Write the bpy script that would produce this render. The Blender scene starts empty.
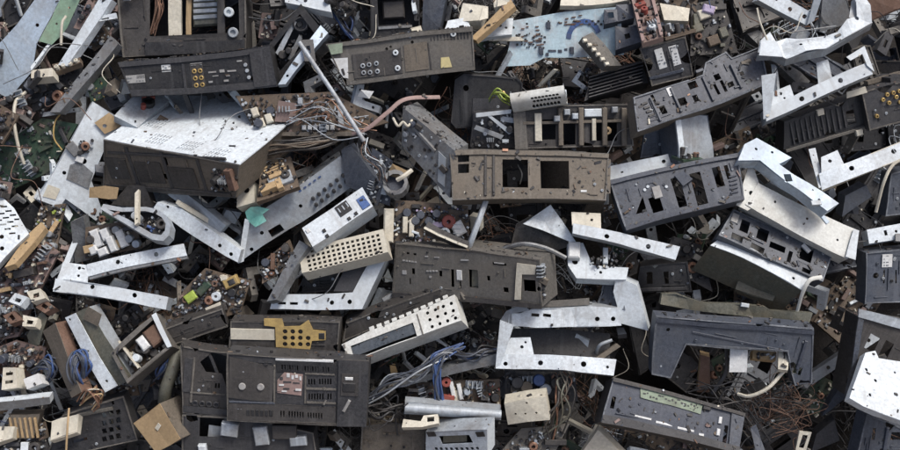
import bpy, math, random
from mathutils import Vector, Matrix, noise
from mathutils.geometry import delaunay_2d_cdt

# ------------------------------------------------------------------ camera, sky, sun, exposure
SLOPE = math.radians(48)            # steepness of the scrap heap's face
D = 2.8                             # metres from the camera to the face of the heap
HALF = 1.14                         # half the width of heap face in view, metres
HM = Matrix.Translation((0, 0, 1.12)) @ Matrix.Rotation(SLOPE, 4, 'X')   # heap frame: u right, v up the slope, w out of it
SC = bpy.context.scene
COL = SC.collection
cam_d = bpy.data.cameras.new('camera')
cam_d.sensor_width = 36
cam_d.lens = 18 * D / HALF
cam_d.clip_end = 2000
cam_d.clip_start = 0.05
cam = bpy.data.objects.new('camera', cam_d)
COL.objects.link(cam)
cam.matrix_world = HM @ Matrix.Translation((0, 0, D))
SC.camera = cam

SUN_EL, SUN_AZ = math.radians(68), math.radians(90)     # high and to the right of the heap's face
world = bpy.data.worlds.new('World')
SC.world = world
world.use_nodes = True
wn = world.node_tree
wn.nodes.clear()
sky = wn.nodes.new('ShaderNodeTexSky')
sky.sky_type = 'NISHITA'
sky.sun_disc = False
sky.sun_elevation = SUN_EL
sky.sun_rotation = math.pi - SUN_AZ
sky.air_density = 0.8
sky.dust_density = 6.0
bg = wn.nodes.new('ShaderNodeBackground')
bg.inputs['Strength'].default_value = 0.11
wo = wn.nodes.new('ShaderNodeOutputWorld')
wn.links.new(sky.outputs[0], bg.inputs[0])
wn.links.new(bg.outputs[0], wo.inputs[0])
sun_d = bpy.data.lights.new('sun', 'SUN')
sun_d.energy = 1.5
sun_d.angle = math.radians(16)
sun_d.color = (1.0, 0.98, 0.94)
sun = bpy.data.objects.new('sun', sun_d)
COL.objects.link(sun)
sdir = Vector((math.sin(SUN_AZ) * math.cos(SUN_EL), -math.cos(SUN_AZ) * math.cos(SUN_EL), math.sin(SUN_EL)))   # towards the sun
sun.rotation_euler = sdir.to_track_quat('Z', 'Y').to_euler()
sun.location = sdir * 10
vs = SC.view_settings
vs.view_transform = 'Standard'
vs.look = 'None'
vs.exposure = 0.6
vs.gamma = 1.0
vs.use_curve_mapping = False

RNG = random.Random(11)

# ------------------------------------------------------------------ materials
MATS = {}


def M(name, col, rough=0.55, metal=0.0, dust=0.35, dustc=(0.15, 0.12, 0.09), var=0.25, bump=0.25, wear=0.25, wearc=None):
    m = bpy.data.materials.new(name)
    m.use_nodes = True
    nt = m.node_tree
    N, L = nt.nodes, nt.links
    N.clear()
    out = N.new('ShaderNodeOutputMaterial')
    bs = N.new('ShaderNodeBsdfPrincipled')
    L.new(bs.outputs[0], out.inputs[0])
    tc = N.new('ShaderNodeTexCoord')
    oi = N.new('ShaderNodeObjectInfo')
    mul = N.new('ShaderNodeMath'); mul.operation = 'MULTIPLY'; mul.inputs[1].default_value = 41.0
    L.new(oi.outputs['Random'], mul.inputs[0])
    add = N.new('ShaderNodeVectorMath'); add.operation = 'ADD'
    L.new(tc.outputs['Object'], add.inputs[0]); L.new(mul.outputs[0], add.inputs[1])

    def tex(scale, detail, rough_=0.6, stretch=None):
        t = N.new('ShaderNodeTexNoise')
        t.inputs['Scale'].default_value = scale
        t.inputs['Detail'].default_value = detail
        t.inputs['Roughness'].default_value = rough_
        if stretch:
            mp = N.new('ShaderNodeMapping'); mp.inputs['Scale'].default_value = stretch; mp.inputs['Rotation'].default_value = (0, 0, 0.5)
            L.new(add.outputs[0], mp.inputs[0]); L.new(mp.outputs[0], t.inputs['Vector'])
        else:
            L.new(add.outputs[0], t.inputs['Vector'])
        return t

    def ramp(src, a, b):
        r = N.new('ShaderNodeMapRange'); r.clamp = True
        r.inputs['From Min'].default_value = a; r.inputs['From Max'].default_value = b
        L.new(src, r.inputs['Value'])
        return r.outputs[0]

    def mix(fac, c1, c2, mode='MIX'):
        x = N.new('ShaderNodeMix'); x.data_type = 'RGBA'; x.blend_type = mode
        for s, v in ((x.inputs[0], fac), (x.inputs[6], c1), (x.inputs[7], c2)):
            if isinstance(v, (int, float)):
                s.default_value = v
            elif isinstance(v, tuple):
                s.default_value = (*v, 1) if len(v) == 3 else v
            else:
                L.new(v, s)
        return x.outputs[2]

    hv = N.new('ShaderNodeHueSaturation')
    hv.inputs['Color'].default_value = (*col, 1)
    vr = N.new('ShaderNodeMapRange'); vr.inputs['To Min'].default_value = 1 - var; vr.inputs['To Max'].default_value = 1 + var
    L.new(oi.outputs['Random'], vr.inputs['Value']); L.new(vr.outputs[0], hv.inputs['Value'])
    blot = tex(16, 7, 0.7)
    fine = tex(140, 5, 0.7)
    scr = tex(60, 3, 0.6, (1.0, 0.06, 0.3))
    c = mix(ramp(fine.outputs[0], 0.35, 0.7), hv.outputs[0], tuple(x * 0.72 for x in col) if max(col) > .2 else tuple(min(1, x * 1.7 + .012) for x in col))
    if max(col) < .2:
        speck = tex(330, 3, 0.65)
        f_ = N.new('ShaderNodeMath'); f_.operation = 'MULTIPLY'; f_.inputs[1].default_value = 0.55
        L.new(ramp(speck.outputs[0], 0.58, 0.70), f_.inputs[0])
        c = mix(f_.outputs[0], c, tuple(min(1, x * 2.2 + .05) for x in col))
    else:
        speck = tex(210, 4, 0.7)
        f_ = N.new('ShaderNodeMath'); f_.operation = 'MULTIPLY'; f_.inputs[1].default_value = 0.5
        L.new(ramp(speck.outputs[0], 0.62, 0.74), f_.inputs[0])
        c = mix(f_.outputs[0], c, tuple(x * .45 for x in col))
    if wear:
        wc = wearc or tuple(min(0.85, x * 1.7 + 0.05) for x in col)
        w_ = N.new('ShaderNodeMath'); w_.operation = 'MULTIPLY'; w_.inputs[1].default_value = wear * (1.9 if max(col) < .2 else 1.0)
        L.new(ramp(scr.outputs[0], 0.57, 0.70), w_.inputs[0])
        c = mix(w_.outputs[0], c, wc)
    d_ = N.new('ShaderNodeMath'); d_.operation = 'MULTIPLY'; d_.inputs[1].default_value = dust * 1.5
    L.new(ramp(blot.outputs[0], 0.45, 0.66), d_.inputs[0])
    c = mix(d_.outputs[0], c, dustc)
    L.new(c, bs.inputs['Base Color'])
    rr = N.new('ShaderNodeMapRange'); rr.inputs['To Min'].default_value = max(0.15, rough - 0.12); rr.inputs['To Max'].default_value = min(1, rough + 0.3)
    L.new(blot.outputs[0], rr.inputs['Value']); L.new(rr.outputs[0], bs.inputs['Roughness'])
    bs.inputs['Metallic'].default_value = metal
    if bump:
        b = N.new('ShaderNodeBump'); b.inputs['Strength'].default_value = bump; b.inputs['Distance'].default_value = 0.002
        L.new(fine.outputs[0], b.inputs['Height']); L.new(b.outputs[0], bs.inputs['Normal'])
    MATS[name] = m
    return m


BR = (0.10, 0.075, 0.05)
M('white_paint', (0.60, 0.66, 0.70), 0.5, 0.0, 0.26, (0.28, 0.27, 0.25), 0.14, 0.15, 0.4, (0.30, 0.30, 0.30))
M('pale_blue_metal', (0.43, 0.52, 0.61), 0.42, 0.15, 0.30, (0.26, 0.25, 0.24), 0.10, 0.15, 0.3, (0.62, 0.68, 0.72))
M('galvanised', (0.38, 0.42, 0.455), 0.45, 0.2, 0.35, (0.17, 0.15, 0.13), 0.2, 0.2, 0.3)
M('grey_metal', (0.13, 0.137, 0.142), 0.45, 0.3, 0.4, (0.13, 0.11, 0.09), 0.2, 0.2, 0.3)
M('cream', (0.58, 0.55, 0.455), 0.5, 0, 0.25, (0.32, 0.27, 0.2), 0.10, 0.15, 0.15)
M('tan', (0.42, 0.30, 0.165), 0.6, 0, 0.3, (0.25, 0.18, 0.1), 0.15)
M('off_white', (0.62, 0.635, 0.60), 0.5, 0, 0.3, (0.3, 0.27, 0.22), 0.10, 0.15, 0.2)
M('yellow', (0.42, 0.30, 0.11), 0.6, 0, 0.3, BR, 0.1)
M('black_plastic', (0.008, 0.008, 0.009), 0.45, 0, 0.2, (0.04, 0.038, 0.036), 0.3)
M('dark_plastic', (0.022, 0.022, 0.024), 0.45, 0, 0.27, (0.062, 0.060, 0.058), 0.35)
M('navy_plastic', (0.026, 0.032, 0.046), 0.45, 0, 0.25, (0.075, 0.08, 0.09), 0.2)
M('slate_plastic', (0.036, 0.043, 0.057), 0.45, 0, 0.28, (0.095, 0.097, 0.10), 0.15)
M('warm_grey', (0.070, 0.066, 0.059), 0.6, 0, 0.40, (0.13, 0.116, 0.096), 0.2)
M('brown_plastic', (0.080, 0.068, 0.053), 0.6, 0, 0.45, (0.15, 0.127, 0.098), 0.12)
M('umber_plastic', (0.025, 0.0228, 0.0215), 0.5, 0, 0.3, (0.066, 0.061, 0.055), 0.35)
M('olive_grey', (0.075, 0.076, 0.060), 0.5, 0.1, 0.4, (0.15, 0.13, 0.09), 0.1)
M('green_board', (0.012, 0.033, 0.018), 0.5, 0, 0.5, (0.08, 0.075, 0.055), 0.3)
M('pale_green', (0.27, 0.42, 0.30), 0.5, 0, 0.3, (0.2, 0.2, 0.15), 0.1)
M('moss_label', (0.26, 0.32, 0.24), 0.6, 0, 0.5, (0.12, 0.13, 0.1), 0.1)
M('brown_board', (0.075, 0.054, 0.036), 0.6, 0, 0.5, (0.085, 0.066, 0.05), 0.25)
M('pink_board', (0.21, 0.15, 0.135), 0.6, 0, 0.45, (0.15, 0.11, 0.09), 0.2)
M('pale_blue_board', (0.46, 0.60, 0.66), 0.45, 0, 0.35, (0.36, 0.28, 0.26), 0.05)
M('copper', (0.19, 0.105, 0.07), 0.4, 0.5, 0.35, BR, 0.3)
M('rust', (0.095, 0.055, 0.038), 0.8, 0, 0.5, (0.1, 0.06, 0.04), 0.3)
M('red', (0.26, 0.06, 0.045), 0.5, 0, 0.3, BR, 0.2)
M('blue', (0.05, 0.10, 0.25), 0.45, 0, 0.25, BR, 0.25)
M('cyan', (0.20, 0.55, 0.47), 0.5, 0, 0.25, (0.3, 0.3, 0.25), 0.1)
M('lime', (0.32, 0.42, 0.07), 0.5, 0, 0.3, BR, 0.2)
M('violet', (0.42, 0.36, 0.52), 0.5, 0, 0.3, BR, 0.1)
M('gold', (0.60, 0.42, 0.16), 0.35, 0.6, 0.2, BR, 0.2)
M('pale_yellow', (0.62, 0.54, 0.26), 0.5, 0, 0.25, (0.35, 0.3, 0.2), 0.06, 0.05, 0)
M('dusty_edge', (0.082, 0.076, 0.067), 0.7, 0, 0.5, (0.045, 0.042, 0.038), 0.2)
M('slate_edge', (0.10, 0.11, 0.125), 0.6, 0, 0.5, (0.05, 0.054, 0.062), 0.2)
M('white_sticker', (0.64, 0.66, 0.66), 0.5, 0, 0.25, (0.35, 0.32, 0.28), 0.06, 0.05, 0)
M('pink_print', (0.30, 0.21, 0.19), 0.6, 0, 0.3, (0.2, 0.16, 0.14), 0.1, 0.05, 0)
M('print_grey', (0.36, 0.36, 0.35), 0.6, 0, 0.4, (0.12, 0.1, 0.09), 0.2, 0.0, 0)
M('glass_dark', (0.04, 0.048, 0.056), 0.15, 0, 0.25, (0.1, 0.1, 0.1), 0.1, 0.05, 0.2)
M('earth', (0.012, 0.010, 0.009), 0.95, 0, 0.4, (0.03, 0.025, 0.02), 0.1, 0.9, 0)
M('yard_soil', (0.13, 0.105, 0.08), 0.95, 0, 0.5, (0.08, 0.065, 0.05), 0.1, 0.9, 0)

# ------------------------------------------------------------------ mesh helpers
S = HALF / 450.0            # metres per photo pixel on the heap's face


def ray(px, py):
    return Vector(((px - 450) * S / D, (225 - py) * S / D, -1.0))


def P(px, py, w=0.0):
    """photo pixel at height w over the heap's face -> heap coordinates"""
    return Vector((0, 0, D)) + ray(px, py) * (D - w)


def mesh(name, v, f, mat, smooth=False, mi=None, mats=None):
    me = bpy.data.meshes.new(name)
    me.from_pydata(v, [], f)
    for m in (mats or [mat]):
        me.materials.append(MATS[m])
    if mi:
        me.polygons.foreach_set('material_index', mi)
    if smooth:
        me.polygons.foreach_set('use_smooth', [True] * len(f))
        me.set_sharp_from_angle(angle=math.radians(38))
    me.update()
    return me


def inpoly(x, y, poly):
    c, j = False, len(poly) - 1
    for i in range(len(poly)):
        xi, yi = poly[i]; xj, yj = poly[j]
        if (yi > y) != (yj > y) and x < (xj - xi) * (y - yi) / (yj - yi) + xi:
            c = not c
        j = i
    return c


def area(p):
    return sum(p[i - 1][0] * p[i][1] - p[i][0] * p[i - 1][1] for i in range(len(p))) / 2


def subdiv(poly, step):
    o = []
    for i in range(len(poly)):
        a, b = poly[i], poly[(i + 1) % len(poly)]
        n = max(1, int(math.dist(a, b) / step))
        o += [(a[0] + (b[0] - a[0]) * k / n, a[1] + (b[1] - a[1]) * k / n) for k in range(n)]
    return o


def plate(outline, holes=(), z0=-0.002, z1=0.0, step=0.03, warp=0.0, wf=9.0, seed=0, fn=None):
    """a flat piece of sheet with real openings: (verts, faces)"""
    loops = [subdiv(outline, step) if step else list(outline)] + [list(h) for h in holes]
    pts, ed = [], []
    for lp in loops:
        b = len(pts)
        pts += lp
        ed += [(b + i, b + (i + 1) % len(lp)) for i in range(len(lp))]
    if warp and step:
        x0, x1 = min(p[0] for p in outline), max(p[0] for p in outline)
        y0, y1 = min(p[1] for p in outline), max(p[1] for p in outline)
        nx, ny = int((x1 - x0) / step), int((y1 - y0) / step)
        for i in range(1, nx):
            for j in range(1, ny):
                q = (x0 + (x1 - x0) * i / nx + 1e-4 * ((i * 7 + j * 3) % 5), y0 + (y1 - y0) * j / ny)
                if inpoly(*q, outline) and not any(inpoly(*q, h) for h in holes):
                    pts.append(q)
    r = delaunay_2d_cdt([Vector(p) for p in pts], ed, [], 0, 1e-6)
    vv, tris = [tuple(v) for v in r[0]], []
    for t in r[2]:
        cx = sum(vv[i][0] for i in t) / 3; cy = sum(vv[i][1] for i in t) / 3
        if inpoly(cx, cy, loops[0]) and not any(inpoly(cx, cy, h) for h in holes):
            a = (vv[t[1]][0] - vv[t[0]][0]) * (vv[t[2]][1] - vv[t[0]][1]) - (vv[t[2]][0] - vv[t[0]][0]) * (vv[t[1]][1] - vv[t[0]][1])
            tris.append(tuple(t) if a > 0 else (t[0], t[2], t[1]))
    n = len(vv)

    def zz(x, y):
        return warp * noise.noise(Vector((x * wf + seed, y * wf, seed * 1.7))) * 2 if warp else 0.0
    V = [(x, y, z1 + zz(x, y)) for x, y in vv] + [(x, y, z0 + zz(x, y)) for x, y in vv]
    F = list(tris) + [(t[0] + n, t[2] + n, t[1] + n) for t in tris]
    E = {}
    for t in tris:
        for i in range(3):
            E[(t[i], t[(i + 1) % 3])] = 1
    for (a, b) in E:
        if (b, a) not in E:
            F.append((b, a, a + n, b + n))
    if fn:
        V = [tuple(fn(Vector(p))) for p in V]
    return V, F


def inset(poly, t):
    o, n = [], len(poly)
    for i in range(n):
        a, b, c = Vector(poly[i - 1]), Vector(poly[i]), Vector(poly[(i + 1) % n])
        d1, d2 = (b - a).normalized(), (c - b).normalized()
        n1, n2 = Vector((-d1.y, d1.x)), Vector((-d2.y, d2.x))
        m = n1 + n2
        m = m / max(0.35, m.length_squared) * 2 if m.length > .1 else n1
        o.append(tuple(b + m * t))
    return o


def ring(poly, t, z0, z1, edges):
    """walls of a tray along some edges of the outline"""
    n = len(poly)
    inn = inset(poly, t)
    V, F = [], []
    for i in range(n):
        V += [(*poly[i], z1), (*inn[i], z1), (*inn[i], z0), (*poly[i], z0)]
    for i in edges:
        a, b = i * 4, ((i + 1) % n) * 4
        F += [(a + k, a + (k + 1) % 4, b + (k + 1) % 4, b + k) for k in range(4)]
        if (i - 1) % n not in edges:
            F.append((a + 3, a + 2, a + 1, a))
        if (i + 1) % n not in edges:
            F.append((b, b + 1, b + 2, b + 3))
    used = sorted({x for f in F for x in f}); mp = {x: k for k, x in enumerate(used)}
    return [V[x] for x in used], [tuple(mp[x] for x in f) for f in F]


def boxg(x, y, z, c=0.0):
    """box about the origin in x,y, standing on z=0, top edge eased by c"""
    V = [(sx * x / 2, sy * y / 2, 0) for sx, sy in ((-1, -1), (1, -1), (1, 1), (-1, 1))]
    V += [(a, b, z - c) for a, b, _ in V]
    V += [(a * (1 - 2 * c / max(x, 1e-6)), b * (1 - 2 * c / max(y, 1e-6)), z) for a, b, _ in V[:4]]
    F = [(3, 2, 1, 0), (8, 9, 10, 11)]
    for k in (0, 4):
        F += [(k + i, k + (i + 1) % 4, k + 4 + (i + 1) % 4, k + 4 + i) for i in range(4)]
    return V, F


def cylg(r, h, n=12, c=0.0, hollow=0.0):
    V, F = [], []
    prof = [(r, 0), (r, h - c), (r - c, h)]
    if hollow:
        prof += [(r * hollow, h), (r * hollow, h * 0.3)]
    for rr, z in prof:
        V += [(rr * math.cos(2 * math.pi * i / n), rr * math.sin(2 * math.pi * i / n), z) for i in range(n)]
    for k in range(len(prof) - 1):
        F += [(k * n + i, k * n + (i + 1) % n, (k + 1) * n + (i + 1) % n, (k + 1) * n + i) for i in range(n)]
    F.append(tuple((len(prof) - 1) * n + i for i in range(n)))
    F.append(tuple(reversed(range(n))))
    return V, F


def spline(pts, per=6):
    pts = [Vector(p) for p in pts]
    if len(pts) < 3:
        return pts
    q = [pts[0] * 2 - pts[1]] + pts + [pts[-1] * 2 - pts[-2]]
    o = []
    for i in range(1, len(q) - 2):
        a, b, c, d = q[i - 1:i + 3]
        for k in range(per):
            t = k / per
            o.append(0.5 * (2 * b + (c - a) * t + (2 * a - 5 * b + 4 * c - d) * t * t + (3 * b - a - 3 * c + d) * t ** 3))
    return o + [pts[-1]]


def tubeg(pts, r, n=7, r2=None, flat=None):
    """tube (or, with flat, a ribbon that wide) along points"""
    V, F = [], []
    up = Vector((0.13, 0.31, 0.94))
    for i, p in enumerate(pts):
        t = (pts[min(i + 1, len(pts) - 1)] - pts[max(i - 1, 0)]).normalized()
        a = up.cross(t)
        a = a.normalized() if a.length > 1e-4 else Vector((1, 0, 0))
        b = t.cross(a)
        rr = r if r2 is None else r + (r2 - r) * i / (len(pts) - 1)
        for k in range(n):
            an = 2 * math.pi * k / n
            V.append(tuple(p + a * math.cos(an) * (flat or rr) + b * math.sin(an) * rr))
    for i in range(len(pts) - 1):
        F += [(i * n + k, i * n + (k + 1) % n, (i + 1) * n + (k + 1) % n, (i + 1) * n + k) for k in range(n)]
    F += [tuple(reversed(range(n))), tuple((len(pts) - 1) * n + k for k in range(n))]
    return V, F


def obj(name, me, parent=None, kind=None, label=None):
    o = bpy.data.objects.new(name, me)
    COL.objects.link(o)
    if parent is not None:
        o.parent = parent
    if kind:
        o['kind'] = kind
    if label:
        o['label'] = label
    return o


CACHE = {}
REFS = []
THINGS = []
COVER = []          # photo polygons that the main things take up


def bl_ok(back, d):
    return math.hypot(*back) < 12 and d > 0


PLASTICS = {'black_plastic', 'dark_plastic', 'navy_plastic', 'slate_plastic', 'warm_grey', 'brown_plastic', 'umber_plastic'}


class Thing:
    """a piece of scrap traced on its own plane: poly in photo pixels, w metres over the heap's face, back = where the far edge of its sides shows (px), d = depth of sides (px)"""

    def __init__(self, name, label, cat, poly, w, mat, back=(0, 0), d=6, group=None, tilt=None, t=0.002, pname='front_panel', walls=None, wall_mat=None,
                 holes=(), warp=0.0014, step=0.035, cover=None, bottom=None, wf=9.0, wname='side_wall', chip=0.0, single=False, detail=None):
        poly = [tuple(map(float, p)) for p in poly]
        if area([(x, -y) for x, y in poly]) < 0:
            poly = [poly[1], poly[0]] + poly[:1:-1]
        COVER.append(poly)
        self.poly = poly
        REFS.append((poly, label))
        THINGS.append(self)
        cx = sum(p[0] for p in poly) / len(poly); cy = sum(p[1] for p in poly) / len(poly)
        self.k = S * (D - w) / D
        if pname.startswith('rail') and bl_ok(back, d):
            back = (back[0] * .45, back[1] * .45)
        bl = math.hypot(*back)
        if tilt:
            g = tilt
        elif bl > 0:
            s = min(0.93, bl / max(d, bl * 1.08))
            tn = s / math.sqrt(1 - s * s)
            g = (back[0] / bl * tn, -back[1] / bl * tn)
        else:
            g = (RNG.uniform(-.12, .12), RNG.uniform(-.12, .12))
        self.n = Vector((-g[0], -g[1], 1)).normalized()
        self.p0 = P(cx, cy, w)
        a, b = self.h3(*poly[0]), self.h3(*poly[1])
        X = (b - a).normalized()
        Y = self.n.cross(X)
        self.M = Matrix(((X.x, Y.x, self.n.x, a.x), (X.y, Y.y, self.n.y, a.y), (X.z, Y.z, self.n.z, a.z), (0, 0, 0, 1)))
        self.Mi = self.M.inverted()
        self.out = [self.l2(*p) for p in poly]
        self.d = d * self.k
        self.t = t
        hs = [self.hp(h) for h in holes]
        self.seed = RNG.uniform(0, 90)
        o2 = self.out
        if chip:
            o2 = [(x + RNG.uniform(-chip, chip), y + RNG.uniform(-chip, chip)) for x, y in subdiv(self.out, 0.022)]
        if detail is None:
            detail = mat in PLASTICS and not single and pname == 'front_panel' and abs(area(self.out)) > .004
        self.bites = []
        if detail:
            for _ in range(RNG.choice([1, 2, 3])):
                i = RNG.randrange(len(self.out)); q = RNG.uniform(.12, .88)
                a_, b_ = self.out[i], self.out[(i + 1) % len(self.out)]
                bx, by = a_[0] + (b_[0] - a_[0]) * q, a_[1] + (b_[1] - a_[1]) * q
                r0 = RNG.choice([2.5, 3.5, 4.5, 7.5]) * self.k
                self.bites.append([(bx + r0 * RNG.uniform(.5, 1.5) * math.cos(j * .785), by + r0 * RNG.uniform(.5, 1.3) * math.sin(j * .785)) for j in range(8)])
        V, F = plate(o2, hs + self.bites, -t, 0, step, warp, wf, self.seed)
        me = mesh(name if single else pname, V, F, mat)
        if single:
            self.root = obj(name, me)
        else:
            self.root = bpy.data.objects.new(name, None)
            self.root.empty_display_size = 0.02
            COL.objects.link(self.root)
            self.front = obj(pname, me, self.root)
        r = self.root
        r.matrix_world = HM @ self.M
        r['label'] = label; r['category'] = cat
        if group:
            r['group'] = group
        n = len(poly)
        walls = list(range(n)) if walls is None else list(walls)
        cover = cover or {}
        ed = [i for i in walls if i not in cover]
        if ed and d and not single:
            fine_, ed2 = [], []
            for i in range(n):
                a_, b_ = self.out[i], self.out[(i + 1) % n]
                m_ = max(1, int(math.dist(a_, b_) / .035))
                if i in ed:
                    ed2 += range(len(fine_), len(fine_) + m_)
                fine_ += [(a_[0] + (b_[0] - a_[0]) * q / m_, a_[1] + (b_[1] - a_[1]) * q / m_) for q in range(m_)]
            V, F = ring(fine_, 0.002, -self.d, -t + 0.0002, ed2)
            obj(wname, mesh(wname, V, F, wall_mat or mat), r)
        for i, (cm, vents) in cover.items():
            p, q = Vector((*self.out[i], 0)), Vector((*self.out[(i + 1) % n], 0))
            ex = (q - p).normalized(); ln = (q - p).length
            ey = Vector((0, 0, -1)); ez = ex.cross(ey)            # ez points out of the box
            mm = Matrix(((ex.x, ey.x, ez.x, p.x), (ex.y, ey.y, ez.y, p.y), (ex.z, ey.z, ez.z, p.z), (0, 0, 0, 1)))
            wm = self.M @ mm
            nn = wm.to_3x3() @ Vector((0, 0, 1)); oo = wm.translation
            wi = wm.inverted()

            def onto(x, y):
                rr = ray(x, y); c0 = Vector((0, 0, D))
                q_ = wi @ (c0 + rr * ((oo - c0).dot(nn) / rr.dot(nn)))
                return (q_.x, q_.y)
            hh = [[onto(*pt) for pt in vp] for vp in vents]
            hh = [h if area(h) > 0 else h[::-1] for h in hh]
            V, F = plate([(0, 0), (ln, 0), (ln, self.d), (0, self.d)], hh, -0.0015, 0.0015, 0.04, 0.0015, 7, self.seed, fn=lambda v: mm @ v)
            obj('top_cover', mesh('top_cover', V, F, cm), r)
        if bottom:
            V, F = plate(inset(self.out, 0.0022), [], -self.d, -self.d + 0.002, None)
            obj('base_plate', mesh('base_plate', V, F, bottom), r)
        if detail:
            self.trim(mat, hs)

    def buckle(self, amp):
        """dents and bends: every part of the thing follows one smooth crumple"""
        sd = self.seed
        L = max(math.dist(a, b) for a in self.out for b in self.out)
        cx = sum(p[0] for p in self.out) / len(self.out); cy = sum(p[1] for p in self.out) / len(self.out)
        bend = math.sin(sd * 3.1) * amp * 1.3; skew = math.cos(sd * 5.7) * amp * 1.2

        def f(c):
            n1 = Vector((noise.noise(Vector((c.x * 7 + sd, c.y * 7, c.z * 7))), noise.noise(Vector((c.x * 7, c.y * 7 + sd, c.z * 7 + 5))), noise.noise(Vector((c.x * 6, c.y * 6, c.z * 6 + sd)))))
            n2 = noise.noise(Vector((c.x * 19 + sd, c.y * 19, c.z * 19 + 2)))
            u, v = (c.x - cx) / L * 2, (c.y - cy) / L * 2
            return n1 * amp + Vector((n2 * .35 * amp, n2 * .35 * amp, n2 * .5 * amp + bend * (u * u - .3) + skew * u * v * 2)) + Vector((0, bend * .8 * (u * u - .3), 0))
        for o in self.root.children if self.root.type == 'EMPTY' else [self.root]:
            if o.data.users == 1 and o.location.length < 1e-9 or o == self.root:
                for v in o.data.vertices:
                    v.co += f(v.co)
                o.data.update()
            else:
                o.location += f(o.location)

    # ---- photo pixel -> this thing's plane
    def h3(self, px, py):
        rr = ray(px, py); c0 = Vector((0, 0, D))
        return c0 + rr * ((self.p0 - c0).dot(self.n) / rr.dot(self.n))

    def l2(self, px, py):
        q = self.Mi @ self.h3(px, py)
        return (q.x, q.y)

    def axes(self, px, py):
        e = 1e-3
        o = self.M @ Vector((*self.l2(px, py), 0))
        r = []
        for ax in (0, 1):
            q = o + Vector(self.M.col[ax][:3]) * e
            dx = q.x / (D - q.z) * D / S + 450 - px; dy = 225 - q.y / (D - q.z) * D / S - py
            l = math.hypot(dx, dy)
            r.append((dx / l, dy / l))
        return r

    def rc(self, px, py, w, h, rot=0):
        (ax, ay), (bx, by) = self.axes(px, py)
        c, s = math.cos(math.radians(rot)), math.sin(math.radians(rot))
        o = []
        for u, v in ((-w / 2, -h / 2), (w / 2, -h / 2), (w / 2, h / 2), (-w / 2, h / 2)):
            u, v = u * c - v * s, u * s + v * c
            o.append(self.l2(px + ax * u + bx * v, py + ay * u + by * v))
        return o

    def hp(self, h):
        """an opening: (px,py,w,h[,rot]) box, (px,py,r) round, or a list of pixel points"""
        if isinstance(h, list):
            o = [self.l2(*p) for p in h]
        elif len(h) == 3:
            x, y = self.l2(h[0], h[1]); r = h[2] * self.k
            o = [(x + r * math.cos(i * math.pi / 5), y + r * math.sin(i * math.pi / 5)) for i in range(10)]
        else:
            o = self.rc(*h)
        return o if area(o) > 0 else o[::-1]

    def trim(self, mat, hs):
        """moulded lip round the edge, mould lines and screws, as such panels have"""
        k = self.k
        V, F = plate(self.out, [inset(self.out, 1.4 * k)] + self.bites, 0.0, 1.0 * k, .03)
        obj('lip', mesh('lip', V, F, 'slate_edge' if mat in ('navy_plastic', 'slate_plastic') else (mat if mat == 'black_plastic' else 'dusty_edge')), self.root)
        x0, x1 = min(p[0] for p in self.out), max(p[0] for p in self.out)
        y0, y1 = min(p[1] for p in self.out), max(p[1] for p in self.out)
        inn = inset(self.out, 4 * k)

        def free(x, y, m):
            return inpoly(x, y, inn) and not any(inpoly(x + a * m, y + b * m, h) for h in hs for a in (-1, 0, 1) for b in (-1, 0, 1))
        n = 0
        for _ in range(40):
            x, y = RNG.uniform(x0, x1), RNG.uniform(y0, y1)
            if free(x, y, 3 * k):
                m = RNG.choice(['galvanised', mat, 'black_plastic'])
                rr = round(RNG.choice([1.1, 1.5]) * k, 4)
                self.put('screw', rr, lambda: cylg(rr, .003, 9, .0006, .4), m, x, y, 0, 0, None, True)
                n += 1
                if n > 5:
                    break
        n = 0
        for _ in range(30):
            x, y = RNG.uniform(x0, x1), RNG.uniform(y0, y1)
            ln = RNG.choice([8, 14, 22]) * k; ver = RNG.random() < .5
            if all(free(x + (0 if ver else ln * q), y + (ln * q if ver else 0), 1.5 * k) for q in (-.5, -.25, 0, .25, .5)):
                lx, ly = (round(.9 * k, 4), round(ln, 3)) if ver else (round(ln, 3), round(.9 * k, 4))
                self.put('mould_line', (lx, ly), lambda: boxg(lx, ly, .0022, .0003), mat, x, y, 0, 0)
                n += 1
                if n > 4:
                    break

    # ---- parts
    def put(self, name, key, gen, mat, x, y, z=0.0, rot=0.0, parent=None, smooth=False):
        k = (name, key, mat)
        if k not in CACHE:
            V, F = gen()
            CACHE[k] = mesh(name, V, F, mat, smooth)
        o = obj(name, CACHE[k], parent or self.root)
        o.location = (x, y, z)
        o.rotation_euler = (0, 0, rot)
        return o

    def box(self, name, px, py, w, h, mat, z=2.0, rot=0, lift=0.0, ease=0.15):
        c = self.rc(px, py, w, h, rot)
        x = round(math.dist(c[0], c[1]), 3); y = round(math.dist(c[1], c[2]), 3)
        zz = round(z * self.k, 4)
        cx, cy = self.l2(px, py)
        an = math.atan2(c[1][1] - c[0][1], c[1][0] - c[0][0])
        e = min(x, y, zz) * ease
        if ('sticker' in name or name == 'label') and w * h > 40 and z < 2:
            (ax, ay), (bx, by) = self.axes(px, py)
            sp = []
            for j in range(int(h / 3.2)):
                for i in range(int(w / 3)):
                    if RNG.random() < .62:
                        u, v_ = -w / 2 + 2 + i * 3, -h / 2 + 2 + j * 3.2
                        sp.append((px + ax * u + bx * v_, py + ay * u + by * v_, RNG.uniform(1, 2.6), .9))
            if sp:
                self.marks(sp, 'grey_metal', z * self.k + .0012)
        return self.put(name, (x, y, zz), lambda: boxg(x, y, zz, e), mat, cx, cy, lift * self.k + 0.0004 - (0.002 if z > 1 else 0), an)

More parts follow.
